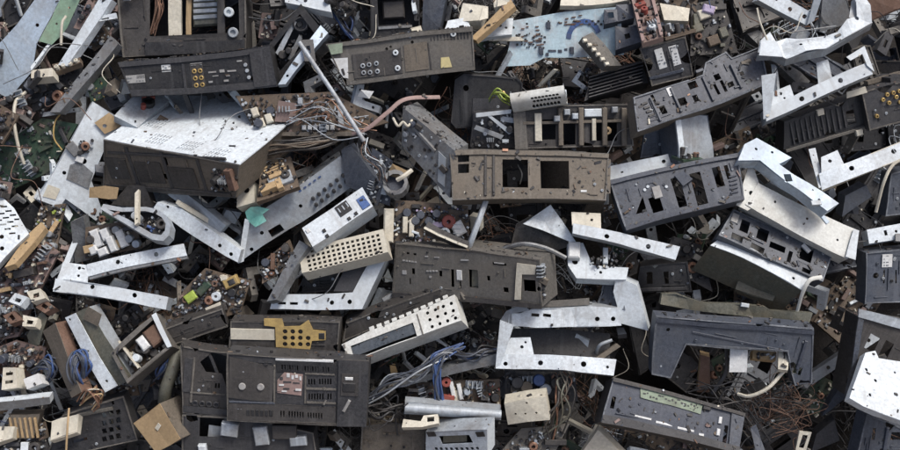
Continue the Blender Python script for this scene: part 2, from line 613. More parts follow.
    def cyl(self, name, px, py, r, mat, z=2.0, hollow=0.0, lift=0.0):
        rr, zz = round(r * self.k, 4), round(z * self.k, 4)
        x, y = self.l2(px, py)
        return self.put(name, (rr, zz, hollow), lambda: cylg(rr, zz, 14, min(rr, zz) * .15, hollow), mat, x, y, lift * self.k - 0.001, 0, None, True)

    def part(self, name, poly, mat, z=0.0, t=0.002, holes=(), warp=0.0006, label=None, fold=0):
        """another traced sheet on this thing's plane, z px proud of it"""
        o = [self.l2(*p) for p in poly]
        e0, e1 = Vector((*o[0], z * self.k)), Vector((*o[1], z * self.k))
        if area(o) < 0:
            o.reverse()
        V, F = plate(o, [self.hp(h) for h in holes], z * self.k - t, z * self.k, 0.035, warp, 9, self.seed)
        if fold:
            rm = Matrix.Translation(e0) @ Matrix.Rotation(math.radians(fold), 4, e1 - e0) @ Matrix.Translation(-e0)
            V = [tuple(rm @ Vector(v)) for v in V]
        return obj(name, mesh(name, V, F, mat), self.root, None, label)

    def marks(self, spots, mat='print_grey', z=0.0022):
        """printed legends: little flat marks"""
        V, F = [], []
        for (px, py, w, h) in spots:
            c = self.rc(px, py, w, h)
            b = len(V)
            V += [(*p, z) for p in c] + [(*p, z - .0016) for p in c]
            F += [(b, b + 1, b + 2, b + 3)] + [(b + i, b + 4 + i, b + 4 + (i + 1) % 4, b + (i + 1) % 4) for i in range(4)]
        obj('printed_marks', mesh('printed_marks', V, F, mat), self.root, 'stuff')

    def populate(self, n, pal, seed=0, poly=None, z=0.0, big=(8, 18), tall=1.0, nbig=None, nsmall=None):
        """board components inside the outline: large ones are parts, the tiny ones one joined part"""
        rg = random.Random(seed)
        pl = [self.l2(*p) for p in (poly or self.poly)]
        x0, x1 = min(p[0] for p in pl), max(p[0] for p in pl); y0, y1 = min(p[1] for p in pl), max(p[1] for p in pl)
        pl2 = pl if area(pl) > 0 else pl[::-1]

        def spot(m):
            q = inset(pl2, m)
            for _ in range(60):
                x, y = rg.uniform(x0, x1), rg.uniform(y0, y1)
                if inpoly(x, y, q):
                    return x, y
            return None
        used = []
        for i in range(nbig if nbig is not None else n):
            q = spot(0.008)
            if not q or any(math.dist(q, u) < 0.017 for u in used):
                continue
            used.append(q)
            kind = rg.choice(['capacitor', 'capacitor', 'chip', 'connector', 'connector', 'coil', 'heat_sink', 'relay'])
            a = rg.choice([0, 0, math.pi / 2, rg.uniform(0, 3)])
            sz = rg.choice([0.012, 0.016, 0.02, 0.026])
            if kind == 'capacitor':
                h = rg.choice([0.014, 0.022, 0.03]) * tall
                self.put(kind, (sz, h), lambda: cylg(sz * .4, h, 12, .0015), rg.choice(['navy_plastic', 'black_plastic', 'galvanised', 'black_plastic', 'umber_plastic']), *q, z, a, None, True)
            elif kind == 'coil':
                self.put(kind, sz, lambda: cylg(sz * .55, sz * .7, 12, .002, .45), rg.choice(['copper', 'rust', 'umber_plastic', 'copper']), *q, z, a, None, True)
            elif kind == 'heat_sink':
                def g():
                    V, F = boxg(sz * 1.6, sz * .7, .004)
                    return V[:], F[:]
                hs = self.put(kind, sz, g, 'galvanised', *q, z, a)
                for j in range(4):
                    fo = self.put('fin', sz, lambda: boxg(.0018, sz * .7, .018), 'galvanised', sz * (-.6 + .4 * j), 0, .003, 0, hs)
            else:
                h = {'chip': .005, 'connector': .012, 'relay': .018}[kind] * rg.choice([.8, 1, 1.3]) * tall
                lx, ly = sz * rg.choice([1, 1.5, 2.0]), sz * rg.choice([.5, .7])
                m = 'black_plastic' if kind == 'chip' else rg.choice(pal)
                self.put(kind, (lx, ly, round(h, 4)), lambda: boxg(lx, ly, h, .001), m, *q, z, a)
        V, F, MI, ms = [], [], [], list(dict.fromkeys(pal)) + ['black_plastic', 'dark_plastic', 'umber_plastic', 'black_plastic', 'galvanised']
        for i in range(nsmall if nsmall is not None else n * 6):
            q = spot(0.003)
            if not q:
                continue
            a = rg.uniform(0, 6.3); lx, ly, lz = rg.uniform(.003, .011), rg.uniform(.003, .006), rg.uniform(.002, .011) * tall
            v, f = boxg(lx, ly, lz, .0006) if rg.random() < .7 else cylg(ly * .7, lz, 7)
            b = len(V); c, s = math.cos(a), math.sin(a)
            V += [(q[0] + x * c - y * s, q[1] + x * s + y * c, z + zz_) for x, y, zz_ in v]
            F += [tuple(b + k for k in ff) for ff in f]
            MI += [rg.randrange(len(ms))] * len(f)
        if V:
            obj('small_components', mesh('small_components', V, F, None, False, MI, ms), self.root, 'stuff')
        return self


def sheet(name, label, cat, poly, w, mat, holes=(), t=0.0015, warp=0.002, **k):
    return Thing(name, label, cat, poly, w, mat, holes=holes, t=t, warp=warp, single=True, d=0, walls=[], **k)


def cable(name, label, cat, pts, r, mat, group=None, flat=None, n=7, r2=None):
    q = [P(*p) for p in pts]
    o0 = q[0].copy()
    V, F = tubeg(spline([p - o0 for p in q], 7), r * S, n, None if r2 is None else r2 * S, None if flat is None else flat * S)
    o = obj(name, mesh(name, V, F, mat, True))
    o.matrix_world = HM @ Matrix.Translation(o0)
    o['label'] = label; o['category'] = cat
    if group:
        o['group'] = group
    return o


def bundle(name, label, cat, pts, n, spread, r, mats, seed=0, wob=1.0):
    """several loose wires running together: each a part"""
    rg = random.Random(seed)
    o0 = P(*pts[0])
    root = bpy.data.objects.new(name, None); COL.objects.link(root)
    root.matrix_world = HM @ Matrix.Translation(o0)
    root['label'] = label; root['category'] = cat
    for i in range(n):
        off = Vector((rg.gauss(0, 1), rg.gauss(0, 1), rg.gauss(0, .5))) * spread * S
        q = []
        for j, p in enumerate(pts):
            jt = Vector((rg.gauss(0, 1), rg.gauss(0, 1), rg.gauss(0, .6))) * spread * S * wob * (.4 if j in (0, len(pts) - 1) else .8)
            q.append(P(*p) - o0 + off * .6 + jt)
        V, F = tubeg(spline(q, 6), r * S * rg.uniform(.8, 1.25), 6)
        m = rg.choice(mats)
        obj('wire', mesh('wire', V, F, m, True), root)
    return root

# ------------------------------------------------------------------ the setting: yard and the body of the heap
V, F = plate([(-60, -60), (60, -60), (60, 60), (-60, 60)], [], -0.05, 0.0, None)
g = obj('ground', mesh('ground', V, F, 'yard_soil'))
g['kind'] = 'structure'


def heap_body():
    nx, ny = 150, 90
    V, F = [], []
    base = HM.to_3x3()
    for j in range(ny + 1):
        for i in range(nx + 1):
            x = -5 + 10 * i / nx
            s = j / ny
            # profile up the face, over a rounded crest and down behind
            a = -1.75 + s * 8.2
            if a < 1.9:
                p = HM @ Vector((0, a, -0.33))
            else:
                q = HM @ Vector((0, 1.9, -0.33))
                b = a - 1.9
                p = q + Vector((0, b * .95, b * .5 - b * b * .19))
            e = max(0.0, 1 - (abs(x) / 4.9) ** 3.2)
            n = noise.fractal(Vector((x * 2.3, a * 2.3, 3.1)), .8, 2.1, 5) * .07
            nrm = HM.to_3x3() @ Vector((0, 0, 1))
            z = p.z * e
            V.append((x, p.y + nrm.y * n, max(-0.06, z + nrm.z * n * 1.2)))
    for j in range(ny):
        for i in range(nx):
            k = j * (nx + 1) + i
            F.append((k, k + 1, k + nx + 2, k + nx + 1))
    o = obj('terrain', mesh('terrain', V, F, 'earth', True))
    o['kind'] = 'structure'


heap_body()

# ------------------------------------------------------------------ the scrap that shows, thing by thing
WB = ('white_paint', 'cream', 'dark_plastic', 'galvanised')
MIXED = ('cream', 'galvanised', 'black_plastic', 'dark_plastic', 'pink_board', 'umber_plastic')
DARKS = ('black_plastic', 'dark_plastic', 'cream', 'umber_plastic')


def vents(c, n, dx, dy, sl, w):
    """n slits: centre c, step (dx,dy), slit vector sl, width w along step"""
    o = []
    l = math.hypot(dx, dy); ux, uy = dx / l * w / 2, dy / l * w / 2
    for i in range(n):
        x, y = c[0] + dx * (i - (n - 1) / 2), c[1] + dy * (i - (n - 1) / 2)
        o.append([(x - ux - sl[0] / 2, y - uy - sl[1] / 2), (x + ux - sl[0] / 2, y + uy - sl[1] / 2),
                  (x + ux + sl[0] / 2, y + uy + sl[1] / 2), (x - ux + sl[0] / 2, y - uy + sl[1] / 2)])
    return o


# --- the recorder with the white lid
vv = []
for c in ((157, 124), (158, 139), (189, 146), (217, 154)):
    for r_ in (-1, 0, 1):
        vv += vents((c[0] + 4.6 * r_, c[1] - 2.9 * r_), 6, 2.9, .5, (3.2, -2.0), 1.3)
T = Thing('video_recorder', 'brown-black video recorder with a bright white vented metal lid', 'recorder', [(105, 188), (236, 198), (240, 164), (104, 139)], 0.17, 'brown_plastic',
          (50, -60), 120, holes=[(165, 161, 4, 8), (165, 176, 4, 6), (112, 162, 3, 3), (141, 164, 6, 3)], cover={2: ('white_paint', vv)}, bottom='dark_plastic')
for x, y in ((132, 166), (167, 170), (202, 174)):
    T.box('rib', x, y, 3, 40, 'dark_plastic', 1.5)
T.box('ledge', 165, 155, 118, 3, 'dark_plastic', 2)
T.box('ledge', 168, 189, 124, 4, 'umber_plastic', 3)
for x, y, w_, h_ in ((118, 168, 20, 22), (150, 172, 26, 22), (184, 177, 26, 20)):
    T.box('recessed_panel', x, y, w_, h_, 'umber_plastic', .8)
T.populate(5, ('pink_board', 'umber_plastic', 'rust'), 3, [(212, 190), (236, 193), (239, 170), (214, 166)], nsmall=70)

# --- long black back panel with sockets
T = Thing('socket_panel', 'long black plastic back panel with a block of six sockets and faint legends', 'panel', [(133, 98), (278, 87), (270, 46), (118, 63)], 0.13, 'black_plastic', (0, -7), 40,
          holes=[(252, 78, 2.2), (128, 88, 3, 3)])
T.part('raised_edge', [(120, 68), (271, 52), (270, 47), (118, 63)], 'dark_plastic', 2)
T.part('raised_edge', [(133, 97), (277, 87), (276, 80), (131, 91)], 'dark_plastic', 2)
T.part('end_block', [(255, 87), (277, 85), (270, 49), (250, 52)], 'dark_plastic', 3)
T.box('sticker', 136, 80, 19, 8, 'print_grey', .4)
T.box('sticker', 166, 68, 9, 7, 'white_sticker', .4)
T.box('divider', 184, 76, 3, 28, 'dark_plastic', 2)
T.part('socket_plate', [(192, 86), (205, 85), (202, 62), (189, 63)], 'umber_plastic', 1.2)
for i in range(3):
    for j in range(2):
        T.cyl('socket', 194 + 6 * j + i * 1, 70 + 7 * i - j * .5, 2.3, 'gold', 3, .5)
T.box('sticker', 196, 64, 12, 4, 'print_grey', 1.8)
T.marks([(212, 71, 8, 1.6), (222, 70, 5, 3), (232, 70, 9, 1.6), (226, 80, 5, 2), (210, 81, 4, 2), (240, 60, 5, 1.5), (215, 75, 6, 1), (228, 75, 4, 1)])
for y in (64, 70, 77):
    T.cyl('screw', 246 + (y - 64) * .25, y, 1.9, 'galvanised', 2)

# --- open unit above it
T = Thing('open_amplifier', 'open brown plastic unit frame holding a transformer and a white strip', 'frame', [(124, 58), (246, 50), (246, -16), (116, -16)], 0.06, 'umber_plastic', (0, -4), 40,
          holes=[[(150, 37), (239, 33), (239, -12), (150, -12)]], bottom='black_plastic')
T.part('cross_bar', [(146, 56), (245, 50), (245, 40), (146, 43)], 'black_plastic', 3, .01)
T.part('white_strip', [(168, 37), (181, 37), (180, -14), (167, -14)], 'cream', -4, .008)
T.part('bracket', [(185, 36), (190, 36), (190, -12), (185, -12)], 'tan', -6, .006)
T.box('transformer', 205, 8, 30, 34, 'olive_grey', 14, lift=-22)
for i in range(4):
    T.box('winding', 204, -2 + 6 * i, 24, 4, 'galvanised', 3, lift=-9)
T.part('side_plate', [(217, 36), (224, 35), (224, -12), (217, -12)], 'umber_plastic', -2, .01)
T.cyl('socket', 233, 33, 5.2, 'galvanised', 4, .55)
T.cyl('socket', 229, 13, 5, 'white_paint', 4, .5)
bundle('coil_of_wire', 'loose hank of copper wire inside the open brown frame', 'wire', [(152, 32, .04), (158, 10, .05), (156, -8, .05)], 14, 3.2, .5, ['copper', 'rust'], 4)

# --- top corner: sheets and rails
sheet('metal_sheet', 'large pale blue metal sheet with one small round hole', 'metal sheet', [(9, 98), (33, 72), (37, 45), (63, -10), (40, -10), (18, 24), (-12, 56), (-12, 88)], 0.07, 'pale_blue_metal', [(37, 26, 2)], tilt=(.1, .12))
Thing('housing_shard', 'dark grey housing shard behind the pale blue sheet', 'shard', [(6, 30), (22, 22), (38, -8), (12, -10), (2, 8)], 0.03, 'dark_plastic', (2, -3), 12, chip=.002)
Thing('housing_shard', 'pale grey-blue housing piece wedged in beside a dark shard', 'shard', [(-10, 22), (5, 14), (12, -8), (-10, -10)], 0.02, 'galvanised', (2, -3), 12)
sheet('board_sheet', 'pale green bare circuit board with ragged edge', 'circuit board', [(39, 41), (52, 45), (68, 28), (84, -8), (64, -8), (52, 18)], 0.09, 'pale_green', [(57, 24, 1.3), (70, 8, 1.2)], tilt=(.05, .2), chip=.001)
cable('white_lead', 'short white lead lying on pale green circuit board', 'cable', [(66, 16, .105), (62, 24, .11), (61, 45, .105)], 1.3, 'cream')
T = Thing('metal_rail', 'long dirty white metal rail beside pale green circuit board', 'rail', [(58, 65), (67, 66), (112, 0), (101, -4)], 0.11, 'white_paint', (5, 3), 10, pname='rail_face')
T = Thing('board_strip', 'narrow pinkish board strip with pale edge', 'circuit board', [(74, 28), (80, 30), (94, 6), (88, -2)], 0.10, 'pink_board', pname='board', d=3)
T.populate(3, ('cream', 'pink_board'), 5, nsmall=12)
T = Thing('wire_bracket', 'small pale bent metal loop bracket by the brown frame', 'bracket', [(97, 22), (117, 18), (116, 13), (99, 16)], 0.11, 'white_paint', holes=[(105, 18.6, 8, 2.2)], pname='loop', d=3)
Thing('metal_rail', 'slim dark grey rail slanting above black junk near green boards', 'rail', [(50, 113), (60, 113), (118, 44), (110, 36)], 0.10, 'grey_metal', (4, 4), 12, pname='rail_face')
T = Thing('connector_block', 'oblong cream connector block below the pale blue sheet', 'connector', [(31, 77), (53, 75), (52, 67), (31, 69)], 0.12, 'cream', (2, 5), 12)
T = Thing('terminal_strip', 'tan terminal strip carrying four pale terminals', 'connector', [(55, 73), (82, 65), (80, 58), (53, 66)], 0.10, 'brown_board', (1, 3), 6, pname='board')
for i in range(4):
    T.cyl('terminal', 58 + 6.5 * i, 69 - 1.9 * i, 2.2, 'cream', 5, .4)
T = Thing('circuit_board', 'black circuit board under tan terminal strip', 'circuit board', [(32, 112), (75, 98), (82, 66), (32, 80)], 0.06, 'black_plastic', pname='board', d=3)
T.populate(7, ('black_plastic', 'dark_plastic', 'cream'), 7)
cable('white_lead', 'thick white lead curving over the green boards', 'cable', [(26, 92, .08), (16, 101, .10), (14, 120, .11), (18, 145, .10), (24, 164, .08)], 1.6, 'cream')
T = Thing('circuit_board', 'large dark green circuit board crossed by a thick white lead', 'circuit board', [(-8, 200), (48, 172), (78, 124), (42, 118), (-8, 150)], 0.03, 'green_board', pname='board', d=3)
T.populate(14, ('green_board', 'dark_plastic', 'black_plastic', 'cream'), 8, tall=.7)
T = Thing('circuit_board', 'small dark green circuit board next to slanting dark rail', 'circuit board', [(92, 103), (112, 94), (104, 76), (86, 84)], 0.07, 'green_board', pname='board', d=3)
T.populate(5, ('green_board', 'black_plastic', 'gold'), 9, tall=.5)
cable('yellow_lead', 'thin brownish yellow loop of wire over green board', 'cable', [(62, 112, .07), (55, 122, .08), (54, 138, .08), (62, 150, .07)], .8, 'gold')
T = Thing('circuit_board', 'pinkish board scrap lying at the foot of pale blue sheet', 'circuit board', [(-6, 113), (22, 102), (30, 93), (4, 97)], 0.08, 'pink_board', pname='board', d=3)
T.populate(5, ('cream', 'pink_board', 'umber_plastic'), 10)
T = Thing('cover_plate', 'square grey metal plate with a red and black knob', 'plate', [(137, 126), (169, 101), (152, 78), (114, 115)], 0.05, 'galvanised', (-2, 5), 8, pname='plate')
T.cyl('knob', 148, 105, 6.5, 'black_plastic', 5, .6)
for x, y in ((144, 100), (152, 100), (143, 109)):
    T.cyl('red_button', x, y, 2.6, 'red', 6)
T = Thing('chassis_plate', 'long white metal chassis plate with a cut-out foot and grey inset', 'chassis', [(37, 199), (60, 207), (66, 198), (97, 222), (102, 212), (91, 180), (109, 140), (127, 122), (94, 102), (77, 132), (58, 164)], 0.06, 'white_paint', (-5, -3), 14,
          pname='plate', holes=[(84, 160, 3), (64, 172, 2)])
T.part('inset_panel', [(66, 178), (88, 188), (93, 172), (80, 160), (70, 164)], 'grey_metal', .8)
T.part('sticker', [(43, 196), (56, 199), (60, 188), (48, 184)], 'cream', .6, .001)
T.part('tan_board', [(96, 122), (106, 133), (125, 124), (110, 112)], 'tan', 3, holes=[(106, 125, 2)])
T.box('clip', 80, 158, 8, 6, 'white_sticker', 4)
T.box('connector', 74, 148, 10, 14, 'grey_metal', 5, 60)
T.populate(4, ('white_paint', 'galvanised', 'dark_plastic'), 12, [(70, 160), (95, 150), (98, 138), (80, 135)], nsmall=25)

# --- left edge
T = Thing('vented_corner', 'white vented metal corner with rows of slots and two holes', 'vent panel', [(-10, 272), (4, 257), (29, 234), (14, 208), (-10, 186)], 0.14, 'white_paint', (-2, 4), 12, pname='vented_plate',
          holes=[(2, 248, 2.2), (2, 237, 2.2)] + [(4 + 4.5 * i - 2.5 * j, 207 + 4.2 * i + 7 * j, 6, 1.8, -45) for i in range(4) for j in range(3)])
T = Thing('circuit_board', 'tan board crowded with pale and red connectors at edge of heap', 'circuit board', [(-10, 342), (18, 336), (58, 252), (34, 236), (-10, 282)], 0.09, 'pink_board', pname='board', d=4)
T.populate(46, ('cream', 'white_paint', 'pink_board', 'rust', 'umber_plastic', 'tan'), 13, tall=1.5, nsmall=260)
T = Thing('circuit_board', 'yellowish board scrap packed with tiny parts beside white vented corner', 'circuit board', [(26, 250), (56, 252), (66, 204), (40, 206)], 0.07, 'brown_board', pname='board', d=4)
T.populate(18, ('cream', 'lime', 'galvanised', 'tan', 'dark_plastic'), 14, tall=1.1, nsmall=120)
Thing('plastic_lever', 'pinkish tan plastic lever lying on crowded board', 'lever', [(6, 268), (16, 264), (46, 228), (42, 222), (28, 234)], 0.13, 'tan', (1, 4), 8, pname='lever_arm', chip=.001)
for i, (x, y, a) in enumerate(((18, 300, 30), (36, 296, -20), (12, 318, 60), (30, 322, 10), (45, 306, 45))):
    c, s = math.cos(math.radians(a)), math.sin(math.radians(a))
    q = [(x + (u * c - v * s) * 7, y + (u * s + v * c) * 5) for u, v in ((-1, 1), (1, 1), (1, -1), (-1, -1))]
    Thing('connector_block', ['off-white connector shell with one square opening on crowded tan board', 'tilted cream connector shell on crowded tan board', 'brown connector shell on crowded tan board', 'square pale connector shell among red parts', 'rust-brown connector shell by the white frame'][i],
          'connector', q, 0.14, ['white_paint', 'cream', 'rust', 'cream', 'rust'][i], (2, 4), 9, holes=[(x, y, 6, 4)])

# --- D-shaped tray and the white U frame
o_ = [(101, 211), (126, 224), (152, 239), (163, 241), (169, 236), (171, 226), (167, 216), (158, 209), (146, 207), (122, 208), (104, 206)]
i_ = [(108, 211), (128, 219), (152, 233), (161, 235), (165, 231), (166, 224), (162, 217), (155, 213), (145, 211), (122, 212)]
T = Thing('plastic_tray', 'grey D-shaped plastic tray ring holding small parts', 'tray', o_, 0.17, 'galvanised', (2, 5), 14, holes=[i_], pname='rim', bottom='umber_plastic')
T.populate(7, ('black_plastic', 'blue', 'cream'), 15, i_, z=-.02, nsmall=40)
T = Thing('circuit_board', 'board with a cluster of tall white plugs inside the white frame', 'circuit board', [(85, 260), (142, 248), (136, 220), (86, 228)], 0.10, 'brown_board', pname='board', d=4)
for i, (x, y, w_, h_) in enumerate(((99, 238, 9, 18), (108, 234, 8, 12), (115, 243, 7, 16), (124, 238, 8, 18), (96, 250, 8, 9), (106, 251, 10, 8))):
    T.box('plug', x, y, w_, h_, 'white_sticker', 9 + i % 3 * 2, 10)
for x, y in ((131, 238), (138, 243), (118, 230)):
    T.cyl('capacitor', x, y, 4, 'galvanised', 8)
T.populate(8, ('cream', 'tan', 'dark_plastic'), 16)
T = Thing('metal_chassis', 'white metal U-frame of two drilled rails joined at a tabbed corner', 'chassis', [(53, 290), (165, 308), (168, 296), (55, 277)], 0.16, 'white_paint', (2, 6), 18, pname='rail',
          holes=[(92, 287, 2.4), (134, 295, 2.4)], wall_mat='galvanised', warp=.003)
T.part('tab', [(57, 279), (87, 283), (87, 264), (60, 260)], 'white_paint', -.6, .002, [(77, 267, 1.8), (77, 275, 1.5)], fold=-14)
T.part('upright', [(59, 288), (53, 288), (66, 214), (72, 216)], 'white_paint', .8, .002, fold=24)
T.part('rail', [(87, 276), (187, 254), (184, 242), (85, 264)], 'white_paint', -3, .0025, [(117, 262.5, 2.4), (156, 254, 2.4)])
T.part('rail_lip', [(88, 279), (187, 257), (187, 254), (87, 276)], 'grey_metal', -4, .012)
Thing('metal_plate', 'dark grey metal plate standing inside the white U-frame', 'plate', [(76, 262), (90, 259), (84, 216), (70, 222)], 0.08, 'grey_metal', (2, -3), 10, pname='plate')
T = Thing('metal_rail', 'white drilled rail leaning down from the dark recorder', 'rail', [(226, 257), (238, 263), (241, 251), (182, 208), (158, 203), (154, 209)], 0.14, 'white_paint', (4, -4), 18, pname='rail_face',
          holes=[(220, 246, 2), (231, 255, 2), (168, 207, 1.5)])
Thing('metal_bar', 'galvanised flat bar wedged under recorder beside white drilled rail', 'bar', [(219, 234), (227, 225), (178, 188), (168, 194)], 0.12, 'galvanised', (3, -3), 12, pname='bar_face')
sheet('cardboard_flap', 'torn tan flap below the recorder at tray end', 'flap', [(88, 198), (118, 199), (119, 189), (104, 186), (90, 187)], 0.13, 'tan', tilt=(.1, .3), chip=.002)
Thing('housing_shard', 'dark brown housing shard tucked under the recorder front', 'shard', [(112, 206), (152, 208), (144, 186), (128, 186)], 0.10, 'umber_plastic', (2, -4), 14, chip=.002)

# --- centre left: grey chassis side and friends
T = Thing('amplifier_chassis', 'broad galvanised chassis side with slots and dark cooling pins', 'chassis', [(240, 262), (351, 188), (341, 156), (246, 222)], 0.12, 'galvanised', (-4, -6), 22, pname='side_plate',
          holes=[(276, 231, 14, 8), (262, 234, 2), (300, 205, 2), (252, 250, 2)], wall_mat='grey_metal')
for i in range(6):
    for j in range(2):
        T.cyl('pin', 313 + 6 * i + j * 3, 197 - 4.2 * i + 6 * j, 1.9, 'black_plastic', 5)
T.part('end_flange', [(238, 263), (244, 261), (250, 221), (245, 219)], 'white_paint', 2)
T.marks([(300 + 5 * i, 190 - 3.4 * i, 3, 1.5) for i in range(5)], 'blue')
T = Thing('circuit_board', 'orange-brown board with a grey display on it', 'circuit board', [(257, 203), (299, 186), (291, 157), (260, 168)], 0.16, 'brown_board', (1, 3), 6, pname='board')
T.box('display', 281, 181, 25, 11, 'galvanised', 4, 0)
for i in range(4):
    T.box('contact_strip', 275 + i * .5, 166 - 3 * (i - 1.5) + 2, 26, 1.6, 'tan', 1.5, 0)
T.populate(6, ('tan', 'cream', 'rust'), 18)
T = Thing('connector_block', 'chunky beige plastic cap beside orange-brown display board', 'connector', [(237, 207), (255, 202), (254, 180), (246, 174), (238, 182)], 0.15, 'cream', (3, 4), 18, holes=[(247, 190, 3)])
sheet('torn_sticker', 'torn turquoise sticker scrap stuck on the galvanised chassis', 'sticker', [(246, 222), (256, 228), (266, 222), (262, 214), (268, 209), (258, 206), (250, 208), (244, 212)], 0.15, 'cyan', tilt=(.2, .3), warp=.004, wf=40, chip=.003)
T = Thing('power_box', 'white plastic power box with black socket and blue tag', 'power unit', [(313, 247), (373, 206), (362, 188), (302, 228)], 0.19, 'white_paint', (3, 9), 26)
T.box('socket', 343, 209, 14, 11, 'black_plastic', 1.6)
for i in range(3):
    T.box('pin', 339 + 4 * i, 211 - 2.7 * i, 1.4, 5, 'galvanised', 2.4)
T.box('tag', 363, 203, 9, 12, 'blue', 1.5)
for x, y in ((349, 219), (356, 214), (324, 231), (327, 236)):
    T.box('button', x, y, 3.6, 3.2, 'black_plastic', 2)
T.box('corner_lug', 308, 231, 4, 4, 'white_sticker', 2)
gr = [(302 + 5.05 * i + .9 * j + 5, 252.5 - 1.22 * i + 4.3 * j, 3.1, 2.6) for i in range(15) for j in range(5)]
T = Thing('speaker_grille', 'cream plastic grille with a fine grid of square holes', 'grille', [(302, 273), (388, 252), (383, 229), (298, 250)], 0.19, 'cream', (4, 8), 16, holes=gr, pname='grid', step=None, warp=0, bottom='dark_plastic')
T = Thing('metal_chassis', 'white metal frame corner with a dark panel under the grille', 'chassis', [(270, 309), (362, 309), (387, 257), (373, 256), (353, 293), (274, 294)], 0.16, 'white_paint', (5, 6), 26, pname='rail',
          holes=[(282, 303, 8, 2.5), (294, 303, 8, 2.5), (333, 302, 2.2), (350, 302, 2.2)], wall_mat='galvanised')
T.part('dark_panel', [(334, 291), (355, 292), (372, 260), (352, 254)], 'dark_plastic', -2)
Thing('metal_bar', 'charcoal metal bar propped on the white frame corner', 'bar', [(266, 301), (276, 299), (308, 246), (299, 240)], 0.18, 'grey_metal', (4, 3), 10, pname='bar_face')
Thing('housing_shard', 'blackish housing piece lying between grille and white frame', 'shard', [(296, 293), (344, 290), (338, 270), (304, 276)], 0.11, 'black_plastic', (2, -6), 20, chip=.001)

# --- centre top: long grey rear panel and clutter
T = Thing('rear_panel', 'long warm grey rear panel with round sockets and a yellow sticker', 'panel', [(346, 86), (475, 69), (472, 26), (326, 43)], 0.17, 'warm_grey', (1, -6), 36,
          holes=[[(329, 58), (342, 76), (336, 78), (327, 66)], (386, 49, 1.6), (390, 47, 1.2), (412, 43, 1.6), (384, 54, 1.4)], chip=.0008)
T.part('sticker', [(331, 58), (348, 57), (349, 78), (344, 77)], 'white_sticker', .8, .001)
T.part('raised_edge', [(348, 85), (474, 69), (473, 65), (347, 81)], 'warm_grey', 2.5)
T.part('raised_edge', [(334, 46), (472, 31), (472, 27), (328, 43)], 'warm_grey', 2.5)
T.part('inset_panel', [(355, 78), (402, 73), (400, 49), (352, 54)], 'umber_plastic', .8)
T.part('inset_panel', [(405, 72), (429, 69), (427, 42), (403, 46)], 'brown_plastic', .8)
T.box('divider', 430, 58, 1.6, 30, 'umber_plastic', 1.5)
for x, y in ((363, 65), (369, 64), (376, 63), (364, 72), (370, 72), (377, 71)):
    T.cyl('socket', x, y, 2.4, 'galvanised', 3, .55)
for x, y in ((395, 53), (397, 68), (453, 34)):
    T.cyl('socket', x, y, 2.9, 'white_paint', 3, .4)
T.part('yellow_sticker', [(441, 68), (452, 67), (449, 57), (441, 58)], 'pale_yellow', .8, .001)
T.part('corner_label', [(328, 44), (343, 42), (343, 52), (332, 54)], 'moss_label', 3)
for i in range(12):
    T.box('vent_slat', 431 + 3.3 * i, 39 - .4 * i, 1.4, 6, 'black_plastic', .6)
T = Thing('speaker_box', 'black plastic box with a sunken front above the rear panel', 'box', [(371, 38), (420, 35), (419, -10), (370, -10)], 0.08, 'black_plastic', (0, -3), 30, holes=[(396, 10, 36, 28)], bottom='dark_plastic')
T.box('ledge', 396, 27, 34, 3, 'grey_metal', 3)
T.box('inner_block', 394, 8, 22, 18, 'umber_plastic', 10, lift=-16)
Thing('metal_plate', 'slate blue upright plate beside the black sunken-front box', 'plate', [(421, 32), (440, 29), (447, -10), (424, -10)], 0.09, 'slate_plastic', (3, -2), 16, pname='plate')
Thing('metal_strip', 'white metal strip at the very top over grey wires', 'strip', [(285, 2), (331, 11), (328, -6), (284, -12)], 0.10, 'white_paint', (1, 4), 12, pname='strip_face', holes=[(305, 0, 2)])
bundle('wire_bundle', 'grey bundle of wires with a bright blue strand', 'wires', [(330, 4, .06), (342, 18, .08), (350, 34, .06)], 9, 4, .8, ['grey_metal', 'galvanised', 'dark_plastic', 'blue'], 6)
T = Thing('open_housing', 'black open housing full of levers next to socket panel', 'housing', [(262, 54), (279, 82), (324, 32), (300, 4)], 0.09, 'black_plastic', (-3, -5), 26, holes=[[(270, 52), (281, 70), (314, 33), (299, 14)]], bottom='dark_plastic', pname='rim')
T.part('lever', [(276, 52), (280, 56), (296, 22), (292, 20)], 'galvanised', -3, .003)
T.part('lever', [(288, 58), (292, 60), (302, 38), (299, 34)], 'grey_metal', -2, .003)
T.cyl('drum', 300, 24, 8, 'dark_plastic', 8, .75, -8)
T.populate(6, DARKS, 22, [(272, 52), (282, 68), (312, 33), (299, 16)], z=-.03, tall=1.4)
Thing('metal_rail', 'light steel-blue edge rail of the black open housing', 'rail', [(278, 84), (286, 84), (328, 32), (320, 25)], 0.12, 'pale_blue_metal', (-2, 4), 12, pname='rail_face', holes=[(288, 76, 1.4), (312, 45, 1.4)])
q0, q1 = P(299, 42, .235), P(364, 141, .20)
V_, F_ = tubeg([Vector((0, 0, 0)), (q1 - q0) * .5 + Vector((.002, 0, 0)), q1 - q0], 2.1 * S, 10)
ro = obj('metal_rod', mesh('metal_rod', V_, F_, 'galvanised', True)); ro.matrix_world = HM @ Matrix.Translation(q0)
ro['label'] = 'straight light grey metal rod leaning across the tangle'; ro['category'] = 'rod'
T = Thing('circuit_board', 'bent brown board edged with white plugs and pinkish wires', 'circuit board', [(256, 134), (352, 134), (388, 122), (330, 92), (236, 96)], 0.12, 'brown_board', pname='board', d=4, warp=.004)
T.populate(16, ('pink_board', 'umber_plastic', 'galvanised', 'dark_plastic'), 23, nsmall=200)
for i in range(6):
    T.box('plug', 305 + 5.5 * i, 128, 4.2, 5, 'white_sticker', 5)
